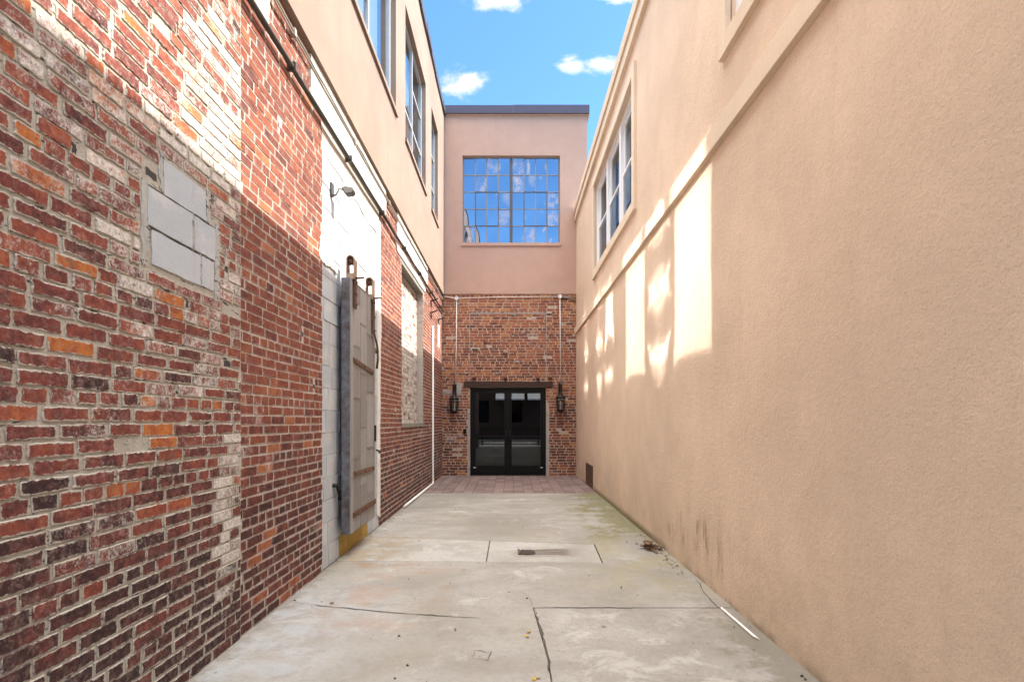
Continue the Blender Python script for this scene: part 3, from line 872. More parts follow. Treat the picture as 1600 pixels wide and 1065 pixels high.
def hanger(y, z0, z1, zbot):
    """a flat iron strap bent over its wheel, open towards both ends of the alley"""
    mb = MB()
    w, t = 0.040, 0.009
    xc = DX1 - 0.012
    zc = z1 - w
    arc = [math.pi * k / 12 for k in range(13)]
    outer = [(xc - w, z0)] + [(xc - w * math.cos(t_), zc + w * math.sin(t_)) for t_ in arc] + [(xc + w, z0)]
    inner = [(xc - w + t, z0)] + [(xc - (w - t) * math.cos(t_), zc + (w - t) * math.sin(t_)) for t_ in arc] + [(xc + w - t, z0)]
    n = len(outer); hy = 0.048
    v = [(x, y - hy, z) for x, z in outer + inner] + [(x, y + hy, z) for x, z in outer + inner]
    f = []
    for i in range(n - 1):
        f += [(i, i + 1, n + i + 1, n + i), (2 * n + i, 3 * n + i, 3 * n + i + 1, 2 * n + i + 1),
              (i, 2 * n + i, 2 * n + i + 1, i + 1), (n + i, n + i + 1, 3 * n + i + 1, 3 * n + i)]
    mb.add(v, f)
    mb.box(xc - w + t, xc + w - t, y - hy, y + hy, z0 - 0.002, z0 + 0.055)
    mb.box(xc + w - 0.009, xc + w + 0.004, y - 0.030, y + 0.030, zbot, z0 + 0.03, 1)
    for z in (zbot + 0.04, (zbot + z0) / 2, z0 - 0.03):
        mb.tube([(xc + w + 0.003, y, z), (xc + w + 0.016, y, z)], 0.013, 8, 1)
    mb.tube([(xc + w, y + 0.01, z0 + 0.02), (xc + w + 0.07, y + 0.05, z0 + 0.035)], 0.010, 6, 1)
    h = sub(mb.build('hanger', ['rust_pale', 'rust'], FD))
    wm = MB()
    prof = [(0.006, -0.018), (0.036, -0.018), (0.036, -0.011), (0.028, 0.0), (0.036, 0.011), (0.036, 0.018), (0.006, 0.018)]
    wm.lathe((0, 0, 0), prof, 16)
    wm.v = [(xc + z, y + a, zc - 0.012 + b) for a, b, z in wm.v]
    wm.build('wheel', 'rust', h)
hanger(5.30, 2.70, 2.93, 2.42)
hanger(6.00, 2.66, 2.90, 2.28)
mb = MB()
mb.tube([(DX1 + 0.03, 6.0, 2.30), (DX1 + 0.04, 6.08, 2.20), (DX1 + 0.03, 6.17, 2.13), (DX1 - 0.01, 6.26, 2.11), (DX1 - 0.03, 6.33, 2.17)], 0.011, 6)
mb.tube([(DX1 + 0.03, 6.17, 2.13), (DX1 + 0.03, 6.175, 2.02), (DX1 + 0.02, 6.17, 1.92)], 0.013, 6)
mb.build('chain_hook', 'rust', FD)
mb = MB()
mb.box(DX1 + 0.006, DX1 + 0.022, D[1] - 0.045, D[1] - 0.015, 1.10, 1.28)
mb.tube([(DX1 + 0.02, D[1] + 0.0, 1.0), (DX1 + 0.05, D[1] + 0.05, 0.98), (DX1 + 0.02, D[1] + 0.12, 0.96)], 0.010, 6)
mb.build('latch', 'black_iron', FD)
blob('painted_course', 'yellow_paint', LB, [(5.30, -0.02), (6.34, -0.02), (6.34, 0.20), (6.1, 0.235), (5.32, 0.225)], -0.012, -0.0035, seed=91, j=0.006)
mb = MB()
mb.tube([(XL - 0.034, 5.05, 2.80), (XL - 0.028, 5.12, 2.77), (XL - 0.02, 5.22, 2.72)], 0.008, 6)
tag(mb.build('iron_rod', 'black_iron'), 'thin black iron rod on the grey blocks at the top corner of the fire door', 'iron rod')
mb = MB()
mb.tube([(XL - 0.03, 5.11, 0.72), (XL + 0.03, 5.12, 0.72), (XL + 0.045, 5.15, 0.66), (XL + 0.045, 5.16, 0.58)], 0.02, 8)
tag(mb.build('door_stop', 'black_iron'), 'black iron stop on the grey blocks at the near edge of the fire door', 'iron stop')

# ================================================================== BUILDING AT THE END
TB = thing('tower_building', 'narrow tower closing the alley, brick below, pinkish stucco with a big steel-framed window above', 'building', (0.1, 15.4, 0))
XB0, XB1 = -1.625, 1.845
DR = (-0.985, 0.855, -0.05, 2.135)
ZTB = 8.72
BW = (-1.165, 1.19, 5.62, 7.735)

LOSTB = [(x - w_ / 2, x + w_ / 2, z - 0.028, z + 0.028) for x, z, w_ in ((0.06, 3.87, 0.08), (-0.86, 3.05, 0.15), (0.05, 3.42, 0.05), (-1.06, 2.45, 0.06), (-0.8, 3.88, 0.05), (0.93, 3.9, 0.13), (1.3, 4.27, 0.16))]
def tone_end(u, v, r):
    pal = 0.5 + r.uniform(-0.28, 0.28)
    if v < 1.7: pal -= 0.2
    if r.random() < 0.12: pal = r.uniform(0.8, 1.0)
    inner = -1.0 < u < 0.86 and 2.2 < v < 3.95
    bl = 0.12 + 0.4 * fbm(u * 1.2, v * 1.6, 4.4) + r.uniform(-0.18, 0.18)
    if inner: pal -= 0.08; bl += 0.14
    if v > 4.0: pal += 0.12; bl += 0.14
    if v < 1.1: bl += 0.2
    return (max(0, min(1, pal)), max(0, min(1.1, bl)), r.random() * 0.85)
mb = MB()
mb.panel(XL - 0.02, 1.64, -0.06, ZB, [DR], back, -0.24, 0.0, 1)
bricks(mb, back, XL, 1.615, 0.0, 4.385, 0.0675, 0.208, 0.0105, 0.005, 0.002, 6, tone_end, LOSTB + [DR, (-1.04, -0.985, 0, 1.6), (0.855, 0.925, 0, 1.75)], 0, 0.003, 4, 2, 21, 0.005, 0.012)
mb.build('brick_wall', ['brick_end', 'mortar_end'], TB)
MP = ('mortar_patch', 'plaster_smear', TB)
blob(*MP, [(-1.035, 0.0), (-0.99, 0.0), (-0.99, 1.55), (-1.03, 1.5), (-1.02, 0.8)], -0.02, 0.009, back, 0.008, 6, 51)
blob(*MP, [(0.86, 0.0), (0.90, 0.0), (0.935, 0.6), (0.90, 1.1), (0.915, 1.5), (0.86, 1.6)], -0.02, 0.009, back, 0.010, 6, 52)
blob(*MP, [(-1.32, 1.96), (-1.20, 1.96), (-1.18, 2.25), (-1.30, 2.27)], -0.02, 0.0105, back, 0.01, 4, 53)
blob(*MP, [(-1.64, 1.98), (-1.42, 1.98), (-1.42, 2.05), (-1.64, 2.06)], -0.02, 0.0105, back, 0.008, 4, 54)
for seed, (a, b, c, d) in enumerate(((-1.0, -0.985, 2.32, 3.92), (0.855, 0.87, 2.32, 3.92), (-1.0, 0.86, 3.925, 3.945))):
    blob(*MP, [(a, c), (b, c), (b, d), (a, d)], -0.02, 0.0095, back, 0.004, 14, 80 + seed)
for k, (p, q, c, d) in enumerate(LOSTB):
    blob('brick_gap', 'dark_gap', TB, [(p, c + 0.006), (q, c + 0.006), (q, d - 0.006), (p, d - 0.006)], -0.02, 0.0008, back, 0.005, 4, 90 + k)
rr = random.Random(12)
for k in range(20):
    u = rr.uniform(-1.5, 1.45); v = rr.choice((rr.uniform(2.4, 4.3), rr.uniform(0.3, 1.3))); s = rr.uniform(0.015, 0.04)
    if -1.1 < u < 0.98 and v < 2.4: continue
    blob('mortar_dab', 'plaster_smear', TB, [(u, v), (u + s * 2, v), (u + s * 2, v + s), (u, v + s)], -0.01, 0.0125, back, s * 0.25, 3, 60 + k)
mb = MB()
bst = lambda u, v, d: (u, YB - 0.03 - d, v)
mb.panel(XB0 - 0.5, XB1, ZB - 0.005, ZTB, [BW], bst, -0.27, 0.0)
mb.box(XB1 - 0.2, XB1, YB + 0.24, YB + 6, -0.06, ZTB)
mb.build('stucco_wall', 'stucco_pink', TB)
mb = MB()
mb.box(XB0 - 0.5, XB0 - 0.3, YB + 0.24, YB + 6, -0.06, ZTB)
mb.box(XB0 - 0.3, XB1 - 0.2, YB + 5.8, YB + 6, -0.06, ZTB)
mb.box(XB0 - 0.3, XB1 - 0.2, YB + 0.24, YB + 5.8, ZTB - 0.15, ZTB - 0.01)
mb.box(XB0 - 0.3, XB1 - 0.2, YB + 0.24, YB + 5.8, 4.2, 4.35)
mb.box(XB0 - 0.3, XB1 - 0.2, YB + 0.24, YB + 5.8, -0.06, 0.0, 1)
mb.build('rear_walls', ['room_dark', 'room_floor'], TB)
mb = MB()
mb.box(XB0 - 0.5, 0.06, YB - 0.10, YB + 6.05, ZTB + 0.001, ZTB + 0.19)
mb.box(0.063, XB1 + 0.05, YB - 0.10, YB + 6.05, ZTB + 0.001, ZTB + 0.20)
mb.box(XB0 - 0.5, XB1 + 0.055, YB - 0.06, YB + 6.03, ZTB - 0.03, ZTB + 0.0005, 1)
mb.build('coping', ['coping', 'stucco_pink'], TB)
# big steel window
fr = MB()
yg = YB - 0.03 + 0.09
u0, u1, v0, v1 = BW
fr.box(u0, u1, yg - 0.02, yg + 0.02, v0, v0 + 0.03)
fr.box(u0, u1, yg - 0.02, yg + 0.02, v1 - 0.03, v1)
fr.box(u0, u0 + 0.03, yg - 0.019, yg + 0.019, v0 + 0.03, v1 - 0.03)
fr.box(u1 - 0.03, u1, yg - 0.019, yg + 0.019, v0 + 0.03, v1 - 0.03)
uc = 0.01
xs = [u0 + 0.03 + (uc - 0.035 - u0 - 0.03) * k / 4 for k in range(5)] + [uc + 0.035 + (u1 - 0.03 - uc - 0.035) * k / 4 for k in range(5)]
zs = [v0 + 0.03 + (v1 - v0 - 0.06) * k / 5 for k in range(6)]
for x in xs[1:4] + xs[6:9]:
    fr.box(x - 0.013, x + 0.013, yg - 0.014, yg + 0.014, v0 + 0.03, v1 - 0.03)
for z in zs[1:5]:
    fr.box(u0 + 0.03, uc - 0.036, yg - 0.012, yg + 0.012, z - 0.012, z + 0.012)
    fr.box(uc + 0.036, u1 - 0.03, yg - 0.012, yg + 0.012, z - 0.010, z + 0.010)
wf = sub(fr.build('window', 'steel_muntin', TB))
mu = MB()
mu.box(uc - 0.035, uc + 0.035, yg - 0.03, yg + 0.03, v0 + 0.03, v1 - 0.03)
mu.build('mullion', 'steel_dark', wf)
for a, b in ((xs[1], xs[3]), (xs[6], xs[8])):
    s_ = MB(); z0_, z1_ = zs[1], zs[3]; t = 0.009
    for q in ((a - t, a + t, z0_ - t, z1_ + t), (b - t, b + t, z0_ - t, z1_ + t)):
        s_.box(q[0], q[1], yg - 0.022, yg - 0.0145, q[2], q[3])
    for z in (z0_, z1_):
        s_.box(a + t, b - t, yg - 0.022, yg - 0.0145, z - t, z + t)
    s_.build('vent_sash', 'steel_dark', wf)
gm = MB(); dusty = []
DUSTY = {(2, 4), (5, 4), (5, 3), (3, 1), (6, 0), (8, 2), (8, 1), (0, 0), (1, 3)}
rr = random.Random(8)
for i in [0, 1, 2, 3, 5, 6, 7, 8]:
    for j in range(5):
        tx, ty = rr.uniform(-1, 1) * 0.016, rr.uniform(-1, 1) * 0.016
        bw = rr.uniform(-0.003, 0.003)
        cu, cv = (xs[i] + xs[i + 1]) / 2, (zs[j] + zs[j + 1]) / 2
        gd = MB() if (i, j) in DUSTY else gm
        if gd is not gm: dusty.append(gd)
        pane(gd, lambda u, v, d: (u, yg - d + tx * (u - cu) + ty * (v - cv), v), xs[i] - 0.002, xs[i + 1] + 0.002, zs[j] - 0.002, zs[j + 1] + 0.002, 0.0, bw, 5)
gm.build('glass', 'glass_sky', wf)
for gd in dusty:
    gd.build('dusty_pane', 'glass_dusty', wf)
s_ = MB()
s_.box(u0 - 0.03, u1 + 0.03, YB - 0.055, YB + 0.04, v0 - 0.07, v0 + 0.003)
s_.build('sill', 'stucco_pink', wf)
# entrance
mb = MB()
mb.prism([(-1.13, 2.145), (1.02, 2.145), (1.03, 2.19), (1.01, 2.275), (-1.12, 2.29), (-1.14, 2.2)], back, -0.1, 0.03)
mb.build('lintel', 'timber_dark', TB, 0.006)
mb = MB()
yd = YB + 0.06
mb.box(DR[0], DR[0] + 0.045, yd - 0.04, yd + 0.04, 0.0, DR[3])
mb.box(DR[1] - 0.045, DR[1], yd - 0.04, yd + 0.04, 0.0, DR[3])
mb.box(DR[0] + 0.045, DR[1] - 0.045, yd - 0.04, yd + 0.04, DR[3] - 0.05, DR[3])
mb.box(DR[0], DR[1], yd - 0.05, yd + 0.05, -0.01, 0.015)
mb.build('door_frame', 'black_frame', TB, 0.003)
xm = (DR[0] + DR[1]) / 2
for side, (a, b) in ((-1, (DR[0] + 0.048, xm - 0.003)), (1, (xm + 0.003, DR[1] - 0.048))):
    m = MB(); st = 0.085; zt = DR[3] - 0.055
    m.box(a, a + st, yd - 0.022, yd + 0.022, 0.02, zt)
    m.box(b - st, b, yd - 0.022, yd + 0.022, 0.02, zt)
    m.box(a + st, b - st, yd - 0.022, yd + 0.022, 0.02, 0.24)
    m.box(a + st, b - st, yd - 0.022, yd + 0.022, zt - 0.085, zt)
    m.box(a + st, b - st, yd - 0.018, yd + 0.018, 0.93, 0.965)
    dl = sub(m.build('glass_door', 'black_frame', TB, 0.002))
    gmb = MB()
    gmb.box(a + st - 0.003, b - st + 0.003, yd - 0.004, yd + 0.004, 0.237, 0.933)
    gmb.box(a + st - 0.003, b - st + 0.003, yd - 0.004, yd + 0.004, 0.962, zt - 0.082)
    gmb.build('pane', 'glass_door', dl)
    h = MB(); xh = b - 0.04 if side < 0 else a + 0.04
    h.tube([(xh, yd - 0.022, 0.80), (xh, yd - 0.06, 0.80), (xh, yd - 0.06, 1.08), (xh, yd - 0.022, 1.08)], 0.011, 8)
    h.build('handle', 'black_iron', dl)
    h = MB(); xh = a + 0.03 if side < 0 else b - 0.09
    h.box(xh, xh + 0.06, yd - 0.027, yd - 0.0225, 0.185, 0.205)
    h.build('maker_plate', 'vinyl_white', dl)

# conduit along the head of the brick with two drops
CN = thing('white_conduit', 'thin white conduit with two round boxes across the end wall, dropping to both lanterns', 'conduit', (-0.1, YB - 0.02, 4.28))
mb = MB()
zc = 4.285; yc = YB - 0.028
mb.tube([(XL + 0.02, yc, zc + 0.05), (-1.45, yc, zc + 0.02), (-1.33, yc, zc)], 0.011, 8)
mb.tube([(-1.29, yc, zc), (-0.2, yc, zc + 0.035), (1.16, yc, zc + 0.045)], 0.009, 8)
mb.tube([(-1.31, yc, zc - 0.02), (-1.315, yc, 3.2), (-1.335, yc, 2.22)], 0.013, 8)
mb.tube([(1.19, yc, zc + 0.02), (1.20, yc, 3.3), (1.215, yc, 2.22)], 0.013, 8)
mb.tube([(1.21, yc, zc + 0.05), (1.4, yc, zc + 0.02), (1.58, yc, zc - 0.06)], 0.016, 8, 1)
mb.tube([(1.22, yc, zc + 0.02), (1.42, yc + 0.01, zc + 0.05), (1.58, yc, zc + 0.03)], 0.012, 8, 1)
mb.build('pipe', ['white_pipe', 'cable_grey'], CN)
for x, z in ((-1.31, zc), (1.19, zc + 0.045)):
    m = MB()
    m.lathe((0, 0, 0), [(0.001, 0.045), (0.03, 0.045), (0.035, 0.05), (0.05, 0.05), (0.05, 0.0)], 16)
    m.v = [(x + a, YB - 0.006 - c, z + b) for a, b, c in m.v]
    m.build('junction_box', 'white_pipe', CN)

# two barrel lanterns
LN = thing('wall_lantern', 'black caged barrel lantern on the end wall, between the long brick wall and the door', 'lantern', (-1.355, YB, 1.80), 'lanterns flanking the end door')
lx = -1.355; ly = YB - 0.15
m = MB()
m.lathe((lx, ly, 1.52), [(0.002, -0.015), (0.05, -0.012), (0.078, 0.0), (0.085, 0.03), (0.084, 0.045)], 14)
m.build('base', 'black_iron', LN)
m = MB()
m.lathe((lx, ly, 1.52), [(0.112, 0.315), (0.122, 0.325), (0.118, 0.345), (0.07, 0.38), (0.035, 0.42), (0.03, 0.46), (0.018, 0.475), (0.014, 0.56), (0.003, 0.62)], 14)
m.build('cap', 'black_iron', LN)
m = MB()
m.lathe((lx, ly, 1.52), [(0.072, 0.04), (0.088, 0.16), (0.095, 0.26), (0.092, 0.32)], 14)
m.build('globe', 'glass_plain', LN)
m = MB()
for k in range(8):
    th = 2 * math.pi * k / 8
    m.tube([(lx + r_ * math.cos(th), ly + r_ * math.sin(th), 1.52 + z) for r_, z in ((0.082, 0.04), (0.098, 0.16), (0.106, 0.26), (0.108, 0.32))], 0.007, 6)
for r_, z in ((0.097, 0.15), (0.106, 0.26)):
    m.tube([(lx + r_ * math.cos(t), ly + r_ * math.sin(t), 1.52 + z) for t in [2 * math.pi * k / 16 for k in range(17)]], 0.006, 6, caps=False)
m.build('cage', 'black_iron', LN)
m = MB()
m.box(lx - 0.045, lx + 0.045, YB - 0.03, YB - 0.012, 1.84, 2.20)
m.tube([(lx, YB - 0.03, 1.90), (lx, YB - 0.07, 1.87), (lx, YB - 0.10, 1.92), (lx, YB - 0.08, 2.06), (lx, YB - 0.05, 2.2), (lx, YB - 0.04, 2.30)], [0.02, 0.02, 0.02, 0.018, 0.012, 0.006], 8)
m.tube([(lx, YB - 0.09, 2.0), (lx, YB - 0.14, 2.02), (lx, ly, 1.95)], 0.012, 8)
m.build('bracket', 'black_iron', LN)
m = MB()
m.lathe((lx, ly, 1.56), [(0.018, 0.0), (0.018, 0.10), (0.022, 0.12), (0.02, 0.17), (0.004, 0.21)], 10)
m.build('candle_bulb', 'vinyl_white', LN)
copy_thing(LN, (2.55, 0, 0.03), 'black caged barrel lantern on the end wall, between the door and the stucco wall')
# rusted bolts over the door, old iron boss
for x, z, lb in ((-0.88, 2.36, 'rusty bolt stub over the lintel end towards the long brick wall'),
                 (-0.13, 2.35, 'rusty bolt stub left in the bricks over the middle of the timber lintel'),
                 (0.66, 2.34, 'rusty bolt stub over the lintel, beside the largest stub'),
                 (0.95, 2.36, 'largest rusty bolt stub, over the lintel end towards the stucco wall')):
    m = MB()
    m.tube([(x, YB, z), (x, YB - 0.06, z), (x, YB - 0.07, z - 0.01)], [0.03, 0.032, 0.015], 8)
    m.box(x - 0.045, x + 0.045, YB - 0.028, YB - 0.011, z - 0.035, z + 0.03)
    tag(m.build('bolt_stub', 'rust'), lb, 'bolt', 'bolt stubs over the door')
m = MB()
m.lathe((0, 0, 0), [(0.001, 0.06), (0.02, 0.058), (0.045, 0.04), (0.06, 0.03), (0.055, 0.0)], 12)
m.v = [(-0.13 + a, YB - 0.008 - c, 2.985 + b) for a, b, c in m.v]
tag(m.build('wall_anchor', 'rust_pale'), 'round pale iron anchor boss in the middle of the brick above the door', 'anchor')
m = MB()
m.box(-1.15, -1.075, YB - 0.03, YB - 0.008, 1.02, 1.12)
m.box(-1.14, -1.085, YB - 0.036, YB - 0.0305, 1.03, 1.11)
tag(m.build('entry_keypad', 'black_frame'), 'small black keypad box on the brick beside the glass doors', 'keypad')

# ================================================================== RIGHT BUILDING
RB = thing('stucco_building', 'long peach stucco building with a cream belt course and white triple windows', 'building', (4.5, 5.8, 0))
ZTR = 6.20
RW = [(0.66, 3.92), (6.98, 10.22)]
RZ = (4.13, 5.73)
mb = MB()
rmap = right
mb.panel(YN, YB + 0.0, -0.06, ZTR, [(a, b, *RZ) for a, b in RW], rmap, -0.28, 0.0)
mb.build('stucco_wall', 'stucco_peach', RB)
mb = MB()
mb.box(7.8, 8.0, YN, YB, -0.06, ZTR)
mb.box(XR + 0.28, 7.8, YN, YN + 0.2, -0.06, ZTR)
mb.box(XR + 0.28, 7.8, YB - 0.2, YB, -0.06, ZTR)
mb.box(XR + 0.28, 7.8, YN + 0.2, YB - 0.2, 3.5, 3.6)
mb.box(XR + 0.0, 8.0, YN, YB, ZTR + 0.001, ZTR + 0.10)
mb.build('rear_walls', 'room_dark', RB)
def sloped(mb, d, y0, y1, za0, za1, zb0, zb1, mi=0):
    v = [(XR - dd, y, z) for dd in (-0.02, d) for (y, z) in ((y0, za0), (y1, zb0), (y1, zb1), (y0, za1))]
    mb.add(v, [(0, 1, 2, 3), (7, 6, 5, 4), (0, 4, 5, 1), (1, 5, 6, 2), (2, 6, 7, 3), (3, 7, 4, 0)], mi)
mb = MB()
sloped(mb, 0.050, YN, YB - 0.032, 6.17, 6.34, 6.14, 6.31)
sloped(mb, 0.075, YN, YB - 0.032, 6.3415, 6.52, 6.3115, 6.47)
mb.build('eaves_trim', 'stucco_trim', RB, 0.004)
mb = MB()
mb.box(XR - 0.042, XR + 0.01, YN, YB - 0.034, 3.415, 3.578)
mb.build('belt_course', 'stucco_trim', RB, 0.004)
for wi, (a, b) in enumerate(RW):
    cas = MB(); t = 0.135; p = 0.04
    z0, z1 = RZ
    for q in ((a - t, a, z0 - t, z1 + t), (b, b + t, z0 - t, z1 + t)):
        cas.box(XR - p, XR + 0.01, q[0], q[1], q[2], q[3])
    cas.box(XR - p, XR + 0.01, a, b, z1, z1 + t)
    cas.box(XR - p, XR + 0.01, a, b, z0 - t, z0)
    wf = sub(cas.build('window', 'stucco_trim', RB, 0.004))
    fr = MB(); x0, x1 = XR + 0.045, XR + 0.12
    w3 = (b - a) / 3
    fr.box(x0, x1, a, b, z0, z0 + 0.05); fr.box(x0, x1, a, b, z1 - 0.05, z1)
    edges = [a + 0.03, a + w3, a + 2 * w3, b - 0.03]
    for i, e in enumerate(edges):
        hw = 0.03 if i in (0, 3) else 0.06
        fr.box(x0 - 0.012, x1, e - hw, e + hw, z0 + 0.0505, z1 - 0.0505)
    zm = z0 + 0.80
    gl = MB()
    for i in range(3):
        s0 = edges[i] + (0.03 if i == 0 else 0.06); s1 = edges[i + 1] - (0.03 if i == 2 else 0.06)
        for (c, d, xo) in ((z0 + 0.0505, zm, 0.055), (zm, z1 - 0.0505, 0.085)):
            xa, xb = XR + xo, XR + xo + 0.028
            fr.box(xa, xb, s0, s0 + 0.04, c, d); fr.box(xa, xb, s1 - 0.04, s1, c, d)
            fr.box(xa, xb, s0 + 0.04, s1 - 0.04, c, c + 0.04); fr.box(xa, xb, s0 + 0.04, s1 - 0.04, d - 0.04, d)
            gl.add([(XR + xo + 0.014, u, v) for u, v in ((s0 + 0.03, c + 0.03), (s1 - 0.03, c + 0.03), (s1 - 0.03, d - 0.03), (s0 + 0.03, d - 0.03))], [(0, 1, 2, 3)])
    fr.build('sash', 'vinyl_white', wf, 0.003)
    gl.build('glass', 'glass_plain', wf)
    cu = MB()
    for i in range(3):
        s0, s1 = edges[i], edges[i + 1]
        cu.box(XR + 0.20, XR + 0.21, s0 + 0.05, s1 - 0.05, z0 + (0.0, 0.5, 0.3)[i], z1)
    cu.build('blind', 'curtain_grey', wf)
# rusty foundation vent
m = MB()
m.box(XR - 0.012, XR + 0.02, 10.48, 11.42, 0.03, 0.09); m.box(XR - 0.012, XR + 0.02, 10.48, 11.42, 0.42, 0.46)
m.box(XR - 0.012, XR + 0.02, 10.48, 10.55, 0.09, 0.42); m.box(XR - 0.012, XR + 0.02, 11.35, 11.42, 0.09, 0.42)
m.box(XR - 0.004, XR + 0.01, 10.55, 11.35, 0.09, 0.42, 1)
rr = random.Random(5)
for k in range(9):
    y = 10.60 + k * 0.085
    m.add([(XR - 0.010 + dx, y + dy + sl, z) for z, sl in ((0.09, 0), (0.42, 0.05)) for dx, dy in ((0, 0), (0.006, 0), (0.006, 0.03), (0, 0.03))],
          [(0, 1, 5, 4), (1, 2, 6, 5), (2, 3, 7, 6), (3, 0, 4, 7), (4, 5, 6, 7)])
vt = m.build('foundation_vent', ['rust', 'dark_gap'], RB)

# ================================================================== GROUND
m = MB()
m.add([(-160, -160, -0.10), (160, -160, -0.10), (160, 160, -0.10), (-160, 160, -0.10)], [(0, 1, 2, 3)])
struct(m.build('ground', 'asphalt'))
def slab(pts, mat, z=0.0, bevel=0.004):
    m = MB()
    m.prism(pts, lambda u, v, d: (u, v, d), -0.098, z)
    return struct(m.build('concrete_pavement', mat, None, bevel))
XA, XZ = XL - 0.0, XR + 0.0
j = 0.006
slab([(XA, 8.40 + j), (XZ, 8.25 + j), (XZ, 10.0), (XA, 10.0)], 'concrete_old')
slab([(XA, 6.22 + j), (-0.225, 6.04 + j), (0.90, 5.87 + j), (XZ, 5.87), (XZ, 8.25), (XA, 8.40)], 'concrete_old')
slab([(XA, 5.16), (-0.235, 5.13), (-0.235, 6.04 - j), (XA, 6.22 - j)], 'concrete_pale', 0.003)
slab([(-0.227, 5.13), (0.855, 5.10), (0.895, 5.87 - j), (-0.227, 6.04 - j)], 'concrete_pale', 0.001)
slab([(0.866, 5.10), (XZ, 5.10), (XZ, 5.869), (0.907, 5.87)], 'concrete_old', 0.0, 0)
slab([(XA, 3.88), (XZ, 3.88), (XZ, 5.099), (0.85, 5.099), (-0.23, 5.128), (XA, 5.158)], 'concrete_old', 0.0, 0)
slab([(XA, YN - 6), (0.20, YN - 6), (0.205, 3.05), (0.155, 3.879), (XA, 3.879)], 'concrete_old', 0.0, 0)
slab([(0.209, YN - 6), (XZ, YN - 6), (XZ, 3.875), (0.161, 3.875), (0.212, 3.05)], 'concrete_old', -0.002)
# pavers before the door
m = MB()
m.box(XL, XR, 10.0, YB + 0.02, -0.098, -0.012, 1)
rr = random.Random(6)
nx_ = 17
wx = (XR - XL) / nx_
for i in range(nx_):
    y = 10.005
    while y < YB:
        l = 0.40
        m.box(XL + i * wx + 0.004, XL + (i + 1) * wx - 0.004, y + 0.002, min(y + l, YB + 0.01) - 0.002, -0.05, rr.uniform(-0.0015, 0.0015), 0, (rr.random(), 0, rr.random()))
        y += l
struct(m.build('paving', ['paver', 'dark_gap']))
# hairline cracks
def crack(pts, w, seed, name='pavement_crack'):
    r = random.Random(seed)
    path = []
    for (a, b) in zip(pts, pts[1:]):
        n = max(3, int(math.dist(a, b) / 0.05))
        for k in range(n):
            t = k / n
            path.append((a[0] + (b[0] - a[0]) * t + r.uniform(-1, 1) * 0.008, a[1] + (b[1] - a[1]) * t + r.uniform(-1, 1) * 0.008))
    path.append(pts[-1])
    m = MB(); L_ = []; R_ = []
    for i, p in enumerate(path):
        q0 = path[max(i - 1, 0)]; q1 = path[min(i + 1, len(path) - 1)]
        dx, dy = q1[0] - q0[0], q1[1] - q0[1]; d = math.hypot(dx, dy) or 1
        hw = w * r.uniform(0.35, 1.3) / 2 * min(1, 0.25 + 4 * min(i, len(path) - 1 - i) / len(path))
        L_.append((p[0] - dy / d * hw, p[1] + dx / d * hw, 0.0035)); R_.append((p[0] + dy / d * hw, p[1] - dx / d * hw, 0.0035))
    n = len(path)
    m.add(L_ + R_, [(i, n + i, n + i + 1, i + 1) for i in range(n - 1)])
    return struct(m.build(name, 'crack_dirt'))
crack([(-1.58, 3.98), (-1.25, 3.88), (-0.85, 3.78), (-0.45, 3.70), (-0.2, 3.66)], 0.011, 1)
crack([(0.16, 3.88), (0.13, 4.15), (0.04, 4.30)], 0.004, 2)
crack([(0.212, 2.75), (0.205, 3.05), (0.20, 3.3), (0.165, 3.87)], 0.011, 3)
crack([(0.212, 2.76), (0.26, 2.68), (0.36, 2.63), (0.5, 2.60)], 0.011, 4)
crack([(0.20, 3.875), (0.6, 3.875), (0.95, 3.87)], 0.007, 5)
crack([(0.90, 5.58), (1.2, 5.61), (1.5, 5.62)], 0.004, 6)
crack([(-0.22, 3.06), (-0.12, 3.02), (-0.11, 3.12), (-0.21, 3.15), (-0.22, 3.06)], 0.006, 7)
crack([(XZ - 0.02, 4.6), (1.50, 4.2), (1.48, 3.9), (1.50, 3.4)], 0.008, 8)

# drain recess
m = MB()
m.prism([(0.085, 5.40), (0.12, 5.405), (0.17, 5.395), (0.235, 5.41), (0.25, 5.47), (0.235, 5.56), (0.17, 5.60), (0.10, 5.59), (0.08, 5.5)], lambda u, v, d: (u, v, d), 0.0012, 0.0045, 1)
m.box(0.072, 0.092, 5.395, 5.60, 0.0046, 0.012)
m.box(0.092, 0.20, 5.395, 5.407, 0.0046, 0.010)
for k in range(3):
    m.box(0.105 + k * 0.045, 0.125 + k * 0.045, 5.42, 5.58, 0.0047, 0.0075, 1)
tag(m.build('floor_drain', ['rust', 'dark_gap']), 'small rusty floor drain set in the pale concrete patch', 'drain')
# white strip lying at foot of right wall
m = MB()
m.add([(1.385, 3.90, 0.004), (1.40, 3.92, 0.004), (1.445, 3.30, 0.004), (1.46, 3.315, 0.004)] , [])
v = []
for (x, y) in ((1.497, 3.86), (1.482, 3.84), (1.488, 3.34), (1.503, 3.30)):
    v += [(x, y, 0.003), (x, y, 0.011)]
m.add(v, [(1, 3, 5, 7), (0, 1, 3, 2), (2, 3, 5, 4), (4, 5, 7, 6), (6, 7, 1, 0)])
tag(m.build('plastic_strip', 'plastic_white', None, 0.002), 'broken white plastic strip lying at the foot of the stucco wall', 'strip')
